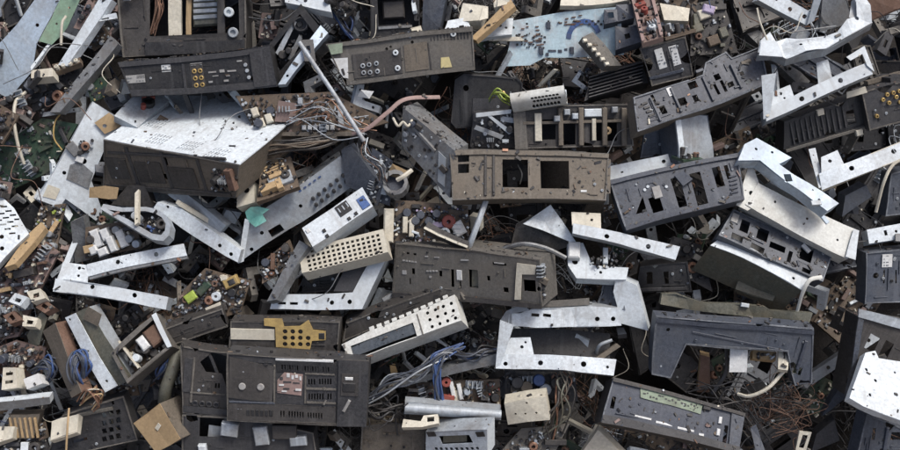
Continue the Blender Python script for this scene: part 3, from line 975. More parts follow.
T.part('pink_plate', [(276, 122), (296, 123), (298, 104), (280, 101)], 'pink_board', 4)
for x, y in ((262, 124), (270, 119), (256, 113)):
    T.box('plug', x, y, 7, 9, 'cream', 7, 20)
T.part('board_edge', [(256, 136), (352, 136), (352, 132), (256, 132)], 'brown_plastic', 2, .006)
bundle('wire_bundle', 'pinkish tangle of wires over the bent brown board', 'wires', [(290, 118, .15), (318, 112, .16), (345, 120, .17), (365, 132, .17)], 10, 6, .55, ['pink_board', 'copper', 'galvanised', 'dark_plastic'], 8, 1.4)
cable('ribbon_cable', 'flat pink ribbon cable curling towards the grey side plate', 'cable', [(352, 134, .17), (368, 128, .185), (388, 112, .19), (406, 99, .18), (440, 97, .15)], .6, 'pink_print', flat=2.0, n=8, r2=None)
bundle('wire_bundle', 'rusty copper-coloured bundle of cables under bent board', 'wires', [(250, 160, .14), (275, 150, .16), (305, 146, .17), (335, 140, .15)], 18, 3.6, .8, ['brown_board', 'rust', 'umber_plastic', 'umber_plastic', 'brown_plastic'], 9, 1.0)
T = Thing('amplifier_chassis', 'dark grey sloping chassis side with a pale end strip next to brown windowed panel', 'chassis', [(402, 145), (450, 198), (454, 151), (404, 107)], 0.19, 'grey_metal', (14, -8), 30, pname='side_plate', holes=[(415, 122, 5, 4, 30), (425, 150, 2), (414, 136, 2)])
T.part('pale_strip', [(438, 180), (445, 186), (446, 158), (439, 151)], 'galvanised', 1.5)
T.box('ridge', 424, 138, 36, 3, 'grey_metal', 3)
T.populate(4, ('white_paint', 'umber_plastic', 'galvanised'), 24, nsmall=26, tall=.5)
cable('white_lead', 'kinked white lead on top of dark grey sloping side', 'cable', [(393, 118, .20), (398, 126, .21), (403, 122, .21), (408, 126, .21), (412, 120, .2)], 1.2, 'cream')
sheet('label_scrap', 'small white paper label lying in the dark below rear panel', 'label', [(358, 97), (370, 99), (374, 92), (362, 90)], 0.16, 'white_sticker', tilt=(.1, .4))

# --- centre: brown windowed panel and its neighbours
T = Thing('window_panel', 'brown plastic panel with two large square windows', 'panel', [(452, 199), (606, 200), (609, 152), (449, 149)], 0.22, 'brown_plastic', (0, 4), 24,
          holes=[(515, 174, 26, 28), (555, 175, 28, 28), (463, 158, 11, 7), (463, 168, 11, 9)], chip=.0010)
for x in (485, 493):
    T.box('groove_bar', x, 174, 2.6, 44, 'umber_plastic', 2)
T.part('end_tab', [(603, 193), (611, 192), (611, 158), (604, 157)], 'brown_plastic', -1, .003)
T.box('label', 583, 191, 6, 2, 'white_sticker', .5)
T.part('raised_edge', [(452, 155), (608, 157), (609, 153), (450, 150)], 'brown_plastic', 2)
cable('thin_wire', 'thin pale wire hanging inside a square window', 'wire', [(518, 165, .16), (522, 174, .18), (520, 184, .16)], .6, 'cream')
T = Thing('tuner_unit', 'brownish slotted frame with white strips standing above the windowed panel', 'frame', [(517, 149), (634, 146), (630, 104), (512, 106)], 0.15, 'umber_plastic', (0, -5), 40,
          holes=[(548, 130, 15, 20), (569, 133, 12, 24), (597, 131, 14, 20), (612, 130, 10, 22)], bottom='black_plastic')
T.part('end_post', [(515, 149), (528, 149), (525, 106), (513, 106)], 'warm_grey', 3, .008)
T.box('white_strip', 538, 128, 7, 28, 'cream', 4)
T.box('white_strip', 593, 130, 4, 22, 'cream', 4)
T.box('white_block', 592, 113, 17, 8, 'white_paint', 5)
for x in (560, 580, 604, 624):
    T.box('post', x, 127, 5, 38, 'brown_plastic', 5)
T.box('cross_bar', 572, 122, 100, 3, 'brown_plastic', 4)
T.cyl('screw_head', 607, 131, 4, 'tan', 4, .4)
for x, y in ((556, 119), (566, 112), (574, 116), (614, 110)):
    T.box('clip', x, y, 6, 6, 'galvanised', 8)

def arc_cover():
    """half-round white metal can with holes punched along it"""
    t = Thing('motor_cover', 'half-round ribbed white cover with a pattern of small holes', 'cover', [(514, 107), (567, 99), (566, 92), (513, 99)], 0.16, 'white_paint', (0, -10), 12, pname='end_rim', walls=[0])
    a, b = Vector((*t.l2(514, 106), 0)), Vector((*t.l2(567, 98), 0))
    ln = (b - a).length; ex = (b - a).normalized(); ey = Vector((-ex.y, ex.x, 0)); R = 11.5 * t.k
    def fn(p):
        an = p.y / R
        cc, ss = math.cos(an), math.sin(an)
        cc, ss = math.copysign(abs(cc) ** .6, cc), abs(ss) ** .6
        return a + ex * p.x + ey * (R - (R + p.z) * cc) + Vector((0, 0, (R + p.z) * ss + .002))
        return a + ex * p.x + ey * (R - (R + p.z) * math.cos(an)) + Vector((0, 0, (R + p.z) * math.sin(an) + .002))
    hs = []
    for i in range(8):
        for j in range(3):
            x, y = ln * .40 + i * ln * .066 + (j % 2) * ln * .03, R * (1.45 + .4 * j)
            hs.append([(x + .0042 * math.cos(k * math.pi / 3), y + .0042 * math.sin(k * math.pi / 3)) for k in range(6)])
    V, F = plate([(0, 0), (ln, 0), (ln, R * 3.1), (0, R * 3.1)], hs, -.0015, 0, .006, 1e-5, fn=fn)
    obj('shell', mesh('shell', V, F, 'off_white', True), t.root)
    V, F = plate([(0, 0), (ln, 0), (ln, R * 3.0), (0, R * 3.0)], [], -.007, -.006, .006, 1e-5, fn=fn)
    obj('shade_shell', mesh('shade_shell', V, F, 'black_plastic', True), t.root)  # black inner shell, added so the punched holes show as dark shade
    for q in ():
        ro_ = [a + ex * ln * q + ey * (R - (R + .0015) * math.cos(k * math.pi / 12)) + Vector((0, 0, (R + .0015) * math.sin(k * math.pi / 12) + .002)) for k in range(13)]
        V, F = tubeg(ro_, .0024, 6)
        obj('rib', mesh('rib', V, F, 'cream', True), t.root)
    for x in (0.0015, ln - .0015):
        vs_ = [tuple(a + ex * x + ey * (R - R * math.cos(k * math.pi / 12)) + Vector((0, 0, R * math.sin(k * math.pi / 12)))) for k in range(13)]
        vs2 = [tuple(Vector(v) + ex * .001) for v in vs_]
        f = [tuple(range(13)), tuple(reversed(range(13, 26)))] + [(k + 1, k, k + 13, k + 14) for k in range(12)]
        obj('end_cap', mesh('end_cap', vs_ + vs2, f, 'galvanised'), t.root)


arc_cover()
bundle('wire_bundle', 'yellow-green tuft of wires beside the half-round cover', 'wires', [(490, 101, .13), (497, 92, .16), (506, 97, .16), (512, 104, .14)], 7, 3, .8, ['lime', 'lime', 'gold', 'grey_metal'], 14)
T = Thing('tape_housing', 'smooth black plastic housing with rounded corners', 'housing', [(456, 128), (512, 126), (520, 119), (523, 84), (517, 78), (464, 74), (455, 80), (451, 122)], 0.11, 'black_plastic', (0, -6), 30, holes=[(466, 88, 3), (505, 96, 3)])
T.part('inset_panel', [(472, 118), (500, 117), (500, 98), (473, 98)], 'dark_plastic', 1)
T = Thing('tape_mechanism', 'tape mechanism with bright levers against the slotted frame', 'mechanism', [(470, 148), (516, 147), (514, 110), (474, 112)], 0.13, 'dark_plastic', (0, -3), 12, pname='base_plate', holes=[(500, 135, 4)])
for p in ([(476, 116), (510, 112), (511, 108), (476, 112)], [(474, 128), (500, 138), (503, 134), (476, 124)], [(484, 112), (490, 114), (512, 130), (508, 133)], [(500, 120), (514, 122), (514, 117), (500, 115)]):
    T.part('lever', p, RNG.choice(['white_paint', 'galvanised']), RNG.uniform(2, 6), .003)
T.populate(8, ('galvanised', 'dark_plastic', 'white_paint'), 26)
T = Thing('circuit_board', 'pale blue circuit board with colourful solder side traces', 'circuit board', [(504, 67), (530, 66), (545, 58), (624, 56), (620, 8), (560, 12), (512, 21), (509, 45)], 0.10, 'pale_blue_board', pname='board', d=3,
          tilt=(.05, .15), holes=[(549, 24, 2, 8), (527, 24, 2, 2), (516, 36, 1.2), (571, 50, 1.6), (513, 28, 1.4)], warp=.002)
rg = random.Random(5)
T.marks([(517 + 3 * i + rg.uniform(-2, 2), 36 + 3.5 * j + rg.uniform(-2, 2), rg.uniform(1, 3), rg.uniform(1, 2)) for i in range(10) for j in range(4) if rg.random() < .7], 'black_plastic')
T.marks([(522 + rg.uniform(0, 24), 26 + rg.uniform(0, 20), rg.uniform(2, 5), 1.2) for i in range(16)], 'rust')
T.marks([(560 + rg.uniform(0, 22), 16 + rg.uniform(0, 14), rg.uniform(2, 6), 1.2) for i in range(14)], 'rust')
for i in range(9):
    a = math.pi * (.95 - i * .1)
    T.box('blue_trace', 584 + 15 * math.cos(a), 38 - 16 * math.sin(a), 6, 5, 'blue', .5, math.degrees(a) - 90)
for i in range(7):
    T.box('chip_lead', 586 + 3 * i, 22 + (i % 2) * 3, 2.5, 2, 'black_plastic', .6)
T.marks([(552, 51, 8, 2), (560, 51, 4, 3), (547, 55, 3, 3), (566, 49, 3, 2)], 'navy_plastic')
for x, y in ((549, 25), (572, 50), (541, 52)):
    T.box('connector', x, y, 4, 7, 'navy_plastic', 3)
Thing('metal_flap', 'short white metal flap joined beside the pale blue board', 'plate', [(478, 37), (512, 35), (514, 18), (492, 22)], 0.11, 'white_paint', (0, 3), 8, pname='plate', holes=[(500, 27, 1.8), (506, 29, 1.5)])
T = Thing('capacitor_box', 'cream boxed component perched on a wooden-looking slat', 'component', [(458, 21), (481, 21), (488, 6), (463, 4)], 0.13, 'cream', (2, 6), 14)
T.part('face_plate', [(480, 22), (489, 19), (489, 7), (484, 8)], 'cream', 1.5)
Thing('wooden_stick', 'thin tan slat slanting over the white flap', 'slat', [(470, 38), (476, 40), (516, 6), (511, -2)], 0.15, 'tan', (2, 3), 6, pname='slat_face')
T = Thing('connector_block', 'small pale yellow connector at top beside the tan slat', 'connector', [(494, 8), (510, 3), (508, -8), (492, -6)], 0.13, 'cream', (2, 4), 12)
Thing('metal_plate', 'white curled plate end above the rear panel corner', 'plate', [(444, 28), (470, 24), (466, 16), (448, 20)], 0.14, 'white_paint', (0, 3), 8, pname='plate')
Thing('metal_plate', 'cream flat plate along the top above the pale blue board', 'plate', [(560, 6), (630, 2), (628, -10), (562, -10)], 0.12, 'cream', (0, 3), 8, pname='plate')
T = Thing('connector_strip', 'long grey connector strip with cream teeth leaning on blue board', 'connector', [(606, 66), (622, 64), (592, 32), (582, 37)], 0.15, 'warm_grey', (-3, 4), 10)
for i in range(6):
    T.box('tooth', 584 + 4.4 * i, 41 + 4.7 * i, 4, 3.2, 'cream', 3, 0)
Thing('plastic_part', 'small dark blue ring-shaped plastic part on pale blue board', 'plastic part', [(604, 24), (618, 22), (617, 9), (604, 10)], 0.14, 'navy_plastic', (1, 3), 12, holes=[(611, 16, 6, 6)], pname='ring')
Thing('plastic_part', 'dark blue hooked plastic part against the pink strip board', 'plastic part', [(617, 48), (642, 42), (638, 24), (626, 28), (616, 26)], 0.14, 'navy_plastic', (1, 4), 14, pname='hook', holes=[(628, 36, 5, 5)])
Thing('plastic_part', 'dark blue plastic lump tucked under the cream top plate', 'plastic part', [(616, 22), (634, 20), (632, 4), (616, 6)], 0.13, 'navy_plastic', (1, 4), 14, pname='body')
T = Thing('circuit_board', 'narrow pink strip board with red coils and pale rails', 'circuit board', [(642, 43), (663, 36), (652, -10), (629, -8)], 0.18, 'pink_board', (1, 4), 6, pname='board')
T.part('side_rail', [(642, 43), (645, 42), (632, -8), (629, -8)], 'pink_print', 3)
T.part('side_rail', [(660, 37), (663, 36), (652, -10), (649, -9)], 'pink_print', 3)
for x, y, m in ((644, 12, 'red'), (648, 22, 'rust'), (652, 30, 'white_paint'), (640, 2, 'red')):
    T.cyl('coil', x, y, 3.6, m, 7, .4)
T.populate(5, ('red', 'umber_plastic', 'pink_board'), 28)
T = Thing('heat_sink', 'dark finned heat sink lying below the pale blue board', 'heat sink', [(584, 100), (648, 82), (642, 60), (590, 77)], 0.11, 'black_plastic', (1, 4), 14, pname='base')
for i in range(7):
    T.box('fin', 616 - 1.2 + .2 * i, 91 - 3.3 * i + 1, 56, 1.3, 'dark_plastic', 5)
T = Thing('cassette_deck', 'dark grey-blue deck cover with two white stickers', 'deck', [(652, 86), (694, 76), (685, 37), (639, 48)], 0.16, 'dark_plastic', (2, -4), 18)
T.box('sticker', 660, 59, 8, 20, 'white_sticker', .5, 4)
T.box('sticker', 674, 56, 8, 20, 'white_sticker', .5, 4)
T.box('ridge', 666, 75, 34, 3, 'navy_plastic', 2)
T = Thing('rear_panel', 'long navy rear panel full of small cut-outs with one white sticker', 'panel', [(638, 133), (768, 85), (760, 47), (732, 58), (726, 52), (706, 62), (703, 74), (634, 98)], 0.20, 'navy_plastic', (-3, 5), 22,
          holes=[(664, 110, 6, 9), (683, 101, 8, 8), (693, 84, 9, 7), (696, 97, 5, 7), (718, 76, 6, 6), (717, 88, 3, 11), (724, 85, 3, 12), (731, 84, 6, 5), (742, 74, 4, 4), (748, 82, 6, 4), (655, 100, 3, 12)], wall_mat='brown_plastic')
for x, y in ((656, 110), (676, 100), (708, 88), (736, 77)):
    T.box('rib', x, y, 2.2, 26, 'slate_plastic', 3)
T.box('sticker', 670, 91, 5, 10, 'white_sticker', .5)
T.box('slot_block', 700, 70, 8, 3, 'slate_plastic', 2)
for i in range(4):
    T.box('tooth', 645 + 2.4 * i, 104 + 4 * i, 6, 2, 'black_plastic', 2)
T.box('latch', 746, 62, 10, 3, 'brown_plastic', 2)
T = Thing('steel_box', 'dented light grey steel box with a dark open side', 'box', [(678, 163), (716, 162), (708, 116), (675, 112)], 0.18, 'galvanised', (-12, -2), 26, wall_mat='slate_plastic', warp=.003)
T.part('fold', [(678, 163), (684, 163), (680, 113), (675, 112)], 'white_paint', 1.5)
Thing('housing_shard', 'slate housing block between navy panel and steel box', 'shard', [(640, 158), (674, 156), (670, 126), (644, 134)], 0.13, 'slate_plastic', (2, -4), 16)
Thing('metal_rail', 'white drilled rail sticking out from under the steel box', 'rail', [(610, 180), (692, 160), (690, 149), (608, 167)], 0.17, 'white_paint', (2, 4), 14, pname='rail_face', holes=[(664, 161, 2), (681, 157, 2), (622, 172, 2.5, 1.6)])

# --- right: white brackets and dark panels
T = Thing('metal_bracket', 'white drilled bracket with an upright end at the top edge', 'bracket', [(757, 1), (807, 25), (814, 14), (770, -12)], 0.16, 'white_paint', (-3, -5), 20, pname='rail_face', holes=[(790, 9, 2.3), (805, 16, 2.3), (776, 0, 1.5)])
T.part('upright', [(806, 25), (813, 21), (822, -12), (815, -12)], 'galvanised', 3, .004)
Thing('housing_shard', 'dark grey plate leaning behind the white upright end', 'shard', [(820, 32), (852, 22), (846, -10), (824, -10)], 0.09, 'grey_metal', (2, -4), 16, warp=.003)
p_ = [(757, 54), (772, 52), (786, 59), (805, 54), (826, 49), (846, 37), (862, 28), (873, 22), (870, 6), (858, -8), (848, -8), (855, 4), (857, 15), (846, 22), (838, 31), (816, 37), (800, 39), (787, 36), (776, 41), (770, 31), (760, 40)]
T = Thing('crumpled_strip', 'crumpled and twisted white sheet metal strip', 'metal strip', p_, 0.20, 'white_paint', (1, 6), 13, pname='strip', warp=.012, wf=16, step=.02, holes=[(857, 17, 2.4), (800, 47, 1.6)], walls=[0, 1, 2, 3, 4, 5, 6], wall_mat='galvanised')
T.part('folded_tab', [(758, 58), (782, 60), (776, 44), (760, 42)], 'white_paint', 4)
T.part('curled_end', [(850, 14), (864, 22), (872, 10), (862, -6), (852, -2)], 'galvanised', -5)
cable('thin_wire', 'stiff pale wire poking up from the crumpled strip', 'wire', [(757, 8, .22), (760, 22, .22), (768, 42, .21)], .9, 'cream')
cable('thin_wire', 'thin grey wire resting along the crumpled strip', 'wire', [(792, 32, .23), (815, 29, .23), (836, 26, .22)], .7, 'grey_metal')
T = Thing('metal_chassis', 'white U-shaped chassis frame with square tab below the crumpled strip', 'chassis', [(766, 122), (872, 74), (868, 62), (764, 109)], 0.21, 'white_paint', (3, 7), 22, pname='rail',
          holes=[(802, 99, 2.6), (841, 81, 2.6)], wall_mat='galvanised', warp=.003)
T.part('tab', [(767, 109), (795, 97), (791, 83), (769, 92)], 'white_paint', -.6, .002, [(781, 92, 2), (785, 97, 1.2)], fold=-12)
T.part('upright', [(769, 118), (763, 120), (755, 76), (770, 74)], 'white_paint', .8, .002, fold=-26)
T.part('end_post', [(866, 66), (873, 72), (864, 46), (846, 58), (850, 62), (862, 54)], 'white_paint', 2)
T.part('inner_plate', [(822, 82), (836, 76), (832, 56), (820, 60)], 'galvanised', -14)
for y in (104, 110, 116):
    T.cyl('rivet', 763 + (y - 104) * .3, y, 2, 'cream', 3)
T = Thing('rear_panel', 'dark rear panel with gold sockets beyond the ribbed grille', 'panel', [(869, 130), (912, 120), (912, 78), (862, 92)], 0.15, 'dark_plastic', (-2, -6), 24)
for x, y in ((886, 95), (892, 93), (898, 91), (888, 103), (899, 102), (876, 116), (882, 100), (895, 97)):
    T.cyl('socket', x, y, 2, 'gold', 3, .5)
T.part('white_tab', [(846, 97), (866, 92), (864, 86), (846, 91)], 'cream', 4)
T = Thing('ribbed_grille', 'black ribbed plastic grille panel with knocked-out holes', 'grille', [(783, 150), (870, 124), (862, 94), (784, 122)], 0.13, 'black_plastic', (-2, -5), 20, holes=[(851, 117, 8, 14), (796, 141, 5, 4)])
for i in range(11):
    T.box('rib', 792 + 5.2 * i, 134 - 1.75 * i, 1.8, 22, 'dark_plastic', 2.5)
for x, y in ((820, 112), (858, 132)):
    T.box('clip', x, y, 7, 6, 'cream', 4)
T.box('edge_bar', 826, 139, 84, 3, 'warm_grey', 3)
T = Thing('metal_chassis', 'white drilled rail with bent tab below the ribbed grille', 'chassis', [(822, 190), (912, 155), (912, 136), (819, 174)], 0.20, 'white_paint', (3, 7), 20, pname='rail', holes=[(852, 168, 2.6), (893, 151, 2.6)], wall_mat='cream', warp=.003)
T.part('tab', [(822, 174), (845, 164), (839, 148), (822, 156)], 'white_paint', -.6, .002, [(831, 160, 2)], fold=-14)
T.part('upright', [(825, 186), (819, 188), (811, 142), (818, 141)], 'white_paint', .8, .002, fold=22)
sheet('rusty_sheet', 'rusty brown sheet corner at the top of heap', 'metal sheet', [(862, 24), (912, 4), (912, -12), (868, -12)], 0.09, 'rust', tilt=(.1, .2))
T = Thing('circuit_board', 'dark board with beige and violet components near the navy panel', 'circuit board', [(690, 56), (738, 52), (722, 0), (692, 4)], 0.10, 'umber_plastic', pname='board', d=4)
for x, y, w_, h_, m in ((703, 16, 12, 10, 'cream'), (722, 34, 8, 10, 'olive_grey'), (697, 30, 10, 8, 'olive_grey'), (712, 42, 12, 10, 'brown_board')):
    T.box('component', x, y, w_, h_, m, 7, 15)
T.box('component', 707, 12, 12, 8, 'violet', 9, -20)
T.populate(8, ('umber_plastic', 'olive_grey', 'cream'), 31)
Thing('plastic_block', 'cream and grey plastic block at top beside pink strip board', 'block', [(664, 20), (688, 22), (690, 8), (660, 4)], 0.13, 'cream', (2, 5), 16)
Thing('housing_shard', 'grey angled shard under cream block beside the dark board', 'shard', [(662, 34), (684, 30), (684, 20), (662, 22)], 0.12, 'galvanised', (2, 4), 12, chip=.002)

T = Thing('slotted_fascia', 'slate blue plastic panel with tall slotted openings', 'panel', [(626, 230), (744, 199), (737, 153), (610, 181)], 0.23, 'slate_plastic', (2, 5), 22,
          holes=[(679, 193, 9, 30), (699, 189, 11, 32), (718, 177, 8, 20), [(636, 214), (647, 212), (643, 196)], (656, 205, 11, 16), (727, 172, 4, 14)])
T.part('raised_edge', [(611, 184), (738, 157), (737, 153), (610, 180)], 'slate_plastic', 2.5)
T.part('raised_edge', [(626, 230), (744, 199), (743, 195), (625, 226)], 'navy_plastic', 2.5)
T.box('catch', 657, 193, 8, 12, 'print_grey', 2)
for x, y in ((645, 190), (648, 187), (666, 188)):
    T.cyl('screw', x, y, 1.6, 'white_paint', 2)
for i in range(5):
    T.box('tooth', 732 + .5 * i, 176 + 4 * i, 8, 1.6, 'navy_plastic', 2)
T = Thing('metal_bracket', 'pale blue bent bracket with a square hole over the cream panel', 'bracket', [(738, 162), (760, 161), (826, 213), (837, 206), (779, 164), (791, 157), (757, 138), (744, 146)], 0.24, 'pale_blue_metal', (-2, 6), 14, pname='bracket_face',
          holes=[(788, 178, 7, 8, 0), (756, 150, 1.6), (772, 152, 1.4), (818, 202, 1.4)], warp=.003)
T.box('clip', 815, 205, 10, 5, 'galvanised', 3)
T = Thing('cream_cover_sheet', 'long bright cream metal panel with folded lower edge', 'panel', [(744, 205), (848, 260), (857, 231), (757, 184)], 0.22, 'off_white', (-2, 5), 22, holes=[(775, 202, 1.3), (808, 218, 1.3), (838, 240, 1.3)])
T.part('curved_end', [(735, 206), (747, 211), (757, 205), (760, 188), (752, 166), (747, 170)], 'off_white', -1, holes=[(750, 194, 2.5)])
T.box('label', 822, 216, 18, 4, 'pale_blue_metal', 2, -24)
T.part('hook', [(845, 258), (854, 262), (857, 232), (852, 230)], 'white_paint', 3)
T = Thing('button_fascia', 'dark blue-grey fascia pierced with rounded button holes', 'panel', [(718, 236), (822, 282), (832, 254), (734, 209)], 0.21, 'slate_plastic', (-3, 6), 16,
          holes=[(745, 226, 9, 12), (763, 234, 12, 12), (737, 238, 12, 7), (757, 250, 15, 10), (778, 247, 17, 6), (790, 257, 4, 11), (806, 254, 13, 15), (806, 271, 9, 4)], bottom='black_plastic')
T.box('cap', 806, 249, 10, 4, 'white_sticker', 2, -24)
T.box('cap', 735, 218, 7, 9, 'print_grey', 2)
T = Thing('metal_chassis', 'white-edged chassis with deep olive-grey side below button fascia', 'chassis', [(711, 243), (803, 289), (811, 278), (766, 258), (726, 233)], 0.22, 'white_paint', (-10, 27), 52, pname='rail', wall_mat='olive_grey', holes=[(724, 239, 1.6), (793, 278, 1.6)])
Thing('metal_bar', 'dark olive bar lying along the bottom of white-edged chassis', 'bar', [(735, 290), (772, 302), (776, 294), (738, 280)], 0.17, 'olive_grey', (1, 4), 12, pname='bar_face')
cable('white_strap', 'curved white strap hooked over end of the white-edged chassis', 'strap', [(822, 277, .24), (810, 280, .25), (803, 292, .24), (797, 312, .2)], .8, 'off_white', flat=1.9, n=8)
T = Thing('metal_bracket', 'short white drilled bracket above the dark plate with sticker', 'bracket', [(869, 244), (912, 236), (912, 221), (867, 230)], 0.19, 'white_paint', (1, 6), 16, pname='rail_face', holes=[(885, 233, 3, 5), (896, 231, 1.5)])
cable('white_lead', 'white lead looping down behind the short white bracket', 'cable', [(912, 156, .22), (894, 164, .22), (884, 182, .22), (876, 212, .19)], 1.5, 'cream')
Thing('housing_shard', 'slate housing end inside the loop of white lead', 'shard', [(884, 216), (912, 214), (912, 168), (892, 174)], 0.14, 'slate_plastic', (-3, -4), 18)
Thing('housing_shard', 'dark slate block between pale blue bracket and white drilled rail', 'shard', [(842, 216), (872, 196), (866, 184), (846, 196)], 0.14, 'slate_plastic', (-2, -4), 16)
T = Thing('dark_plate', 'slate plastic plate with white sticker and two slits', 'panel', [(865, 304), (912, 302), (912, 248), (866, 252)], 0.18, 'slate_plastic', (-2, -3), 20, holes=[(876, 276, 3), (884, 277, 1.6, 14), (896, 277, 1.6, 14)])
T.box('sticker', 887, 261, 10, 13, 'white_sticker', .5)
T.cyl('screw', 887, 261, 1.5, 'dark_plastic', 1)
T = Thing('small_chassis', 'black box with grille slots under slotted slate panel', 'box', [(636, 293), (692, 291), (688, 262), (640, 266)], 0.13, 'black_plastic', (2, -5), 22, holes=[(650, 278, 6, 12), (666, 278, 6, 12)])
T.box('ledge', 664, 289, 46, 3, 'dark_plastic', 2)
T = Thing('circuit_board', 'small cluttered board beside the white-edged chassis', 'circuit board', [(660, 262), (712, 292), (700, 245), (672, 236)], 0.09, 'umber_plastic', pname='board', d=3)
T.populate(9, ('olive_grey', 'cream', 'dark_plastic'), 33)

# --- centre: dark fascia, crumpled bits, long white rail
T = Thing('stereo_fascia', 'grey-brown stereo fascia with a white L-shaped trim and small holes', 'panel', [(393, 294), (542, 306), (540, 259), (395, 243)], 0.22, 'warm_grey', (18, -9), 44,
          holes=[(414, 271, 3, 6), (441, 274, 3, 6), (453, 279, 3, 18), (474, 280, 9, 18), (489, 279, 3, 5), (411, 281, 1.5, 6), (461, 286, 1.5, 7), (506, 290, 5, 5), (530, 285, 12, 12), (408, 253, 3, 2), (415, 254, 3, 2), (500, 264, 14, 2.4)],
          bottom='black_plastic', chip=.0007)
T.box('button', 460, 276, 5, 10, 'white_sticker', 2)
T.part('white_trim', [(515, 299), (521, 299), (523, 273), (536, 273), (537, 264), (518, 262)], 'cream', 2)
T.part('lower_lip', [(394, 296), (542, 308), (542, 303), (394, 291)], 'umber_plastic', 3)
T.part('window_insert', [(471, 289), (479, 289), (479, 270), (471, 270)], 'olive_grey', -3)
T.marks([(404 + 3 * i, 260 + .4 * i, 2, 1.4) for i in range(5)] + [(428 + 3 * i, 271, 2, 1.4) for i in range(4)] + [(431, 277, 2, 2), (405, 272, 4, 4), (465, 261, 8, 1.4), (500, 263, 10, 1.2), (437, 257, 5, 1), (427, 256, 3, 1)])
T.populate(5, ('tan', 'brown_plastic', 'cream'), 34, [(537, 300), (545, 299), (545, 265), (537, 264)], z=-.01)
cable('metal_tube', 'grey metal tube with a ringed end beside red and white components', 'tube', [(467, 252, .20), (474, 234, .215), (487, 198, .20)], 2.8, 'galvanised')
T = Thing('crumpled_sheet', 'crumpled white sheet corner folded over dark rags', 'metal sheet', [(524, 224), (578, 244), (551, 205)], 0.19, 'white_paint', pname='sheet', d=3, warp=.008, wf=20, step=.02)
Thing('rag', 'dusty dark crumpled plastic film under the white sheet corner', 'film', [(510, 248), (558, 250), (574, 243), (532, 216), (516, 224)], 0.15, 'warm_grey', pname='film', d=3, warp=.012, wf=22, step=.015)
T = Thing('metal_rail', 'long white drilled rail with square tab slanting beside the slotted slate panel', 'rail', [(573, 233), (677, 260), (681, 247), (574, 223)], 0.235, 'white_paint', (1, 6), 16, pname='rail_face',
          holes=[(606, 237, 2.4), (648, 247, 2.6)], wall_mat='galvanised', warp=.003)
T.part('tab', [(573, 225), (601, 231), (601, 213), (573, 210)], 'cream', -.6, .002, [(592, 220, 2.4, 2.4), (583, 226, 1.3)], fold=-14)
cable('black_cable', 'thick dark grey cable running into white plug above stereo fascia', 'cable', [(500, 250, .2), (522, 244, .235), (545, 248, .24), (566, 258, .24)], 2.2, 'grey_metal')
T = Thing('white_plug', 'white bracket and plug at the end of the thick dark cable', 'plug', [(576, 278), (626, 280), (629, 268), (592, 265), (583, 243), (567, 245), (568, 266)], 0.20, 'white_paint', (1, 6), 14, pname='bracket', holes=[(600, 272, 1.6), (575, 262, 3)])
T.box('plug_body', 574, 253, 12, 16, 'white_sticker', 9)
T.box('clip', 605, 257, 5, 16, 'white_paint', 5)
T.populate(4, ('cream', 'galvanised', 'dark_plastic'), 35, [(588, 268), (622, 270), (618, 256), (590, 256)])
T = Thing('steel_box', 'small slate-grey steel cap with pale side next to white plug', 'box', [(597, 309), (624, 309), (620, 276), (604, 277)], 0.19, 'slate_plastic', (16, 3), 26, wall_mat='galvanised')

# --- white double frame below
T = Thing('metal_chassis', 'white chassis frame with two drilled rails around a dark opening', 'chassis', [(496, 368), (614, 374), (617, 358), (497, 353)], 0.235, 'white_paint', (3, 7), 20, pname='rail',
          holes=[(506, 363, 2.2), (540, 363.5, 2.6), (584, 364, 2.8), (608, 366, 1.5)], wall_mat='galvanised', warp=.003)
T.part('tab', [(502, 355), (534, 357), (531, 336), (511, 336)], 'white_paint', -.6, .002, [(522, 346, 1.8), (526, 341, 1.3)], fold=-12)
T.part('upright', [(501, 364), (496, 366), (499, 317), (513, 323)], 'white_paint', .8, .002, fold=-24)
T.part('gap_shade', [(500, 352), (612, 356), (612, 330), (514, 326)], 'black_plastic', -26)  # black sheet painting in the shade of the gap between the rails
T = Thing('metal_chassis', 'white rail with long slots and torn end above the dark opening', 'chassis', [(508, 326), (536, 328), (621, 326), (620, 309), (590, 306), (531, 310), (520, 314), (509, 314)], 0.225, 'white_paint', (1, -7), 30, pname='rail',
          holes=[(535, 316, 8, 3), (547, 316, 8, 3), (597, 319, 2.4), (613, 319, 2.4)], wall_mat='galvanised', warp=.004, wf=14, chip=.0008)
T.part('torn_end', [(512, 314), (512, 325), (500, 321), (506, 312), (522, 304), (530, 310)], 'galvanised', 1, fold=18, warp=.004)
T.part('top_plate', [(532, 309), (590, 305), (590, 298), (545, 302)], 'warm_grey', -2)
Thing('steel_box', 'light grey side of a steel case at end of the white double frame', 'box', [(621, 324), (648, 330), (637, 286), (616, 276), (613, 292)], 0.215, 'white_paint', (5, -3), 22, warp=.002)
Thing('small_block', 'little grey cube lying inside the white double frame', 'block', [(569, 352), (586, 355), (589, 340), (576, 334)], 0.17, 'galvanised', (3, -3), 12)
cable('white_lead', 'pale curved tube inside the white double frame', 'cable', [(596, 354, .17), (600, 345, .2), (612, 340, .2)], 1.6, 'galvanised')

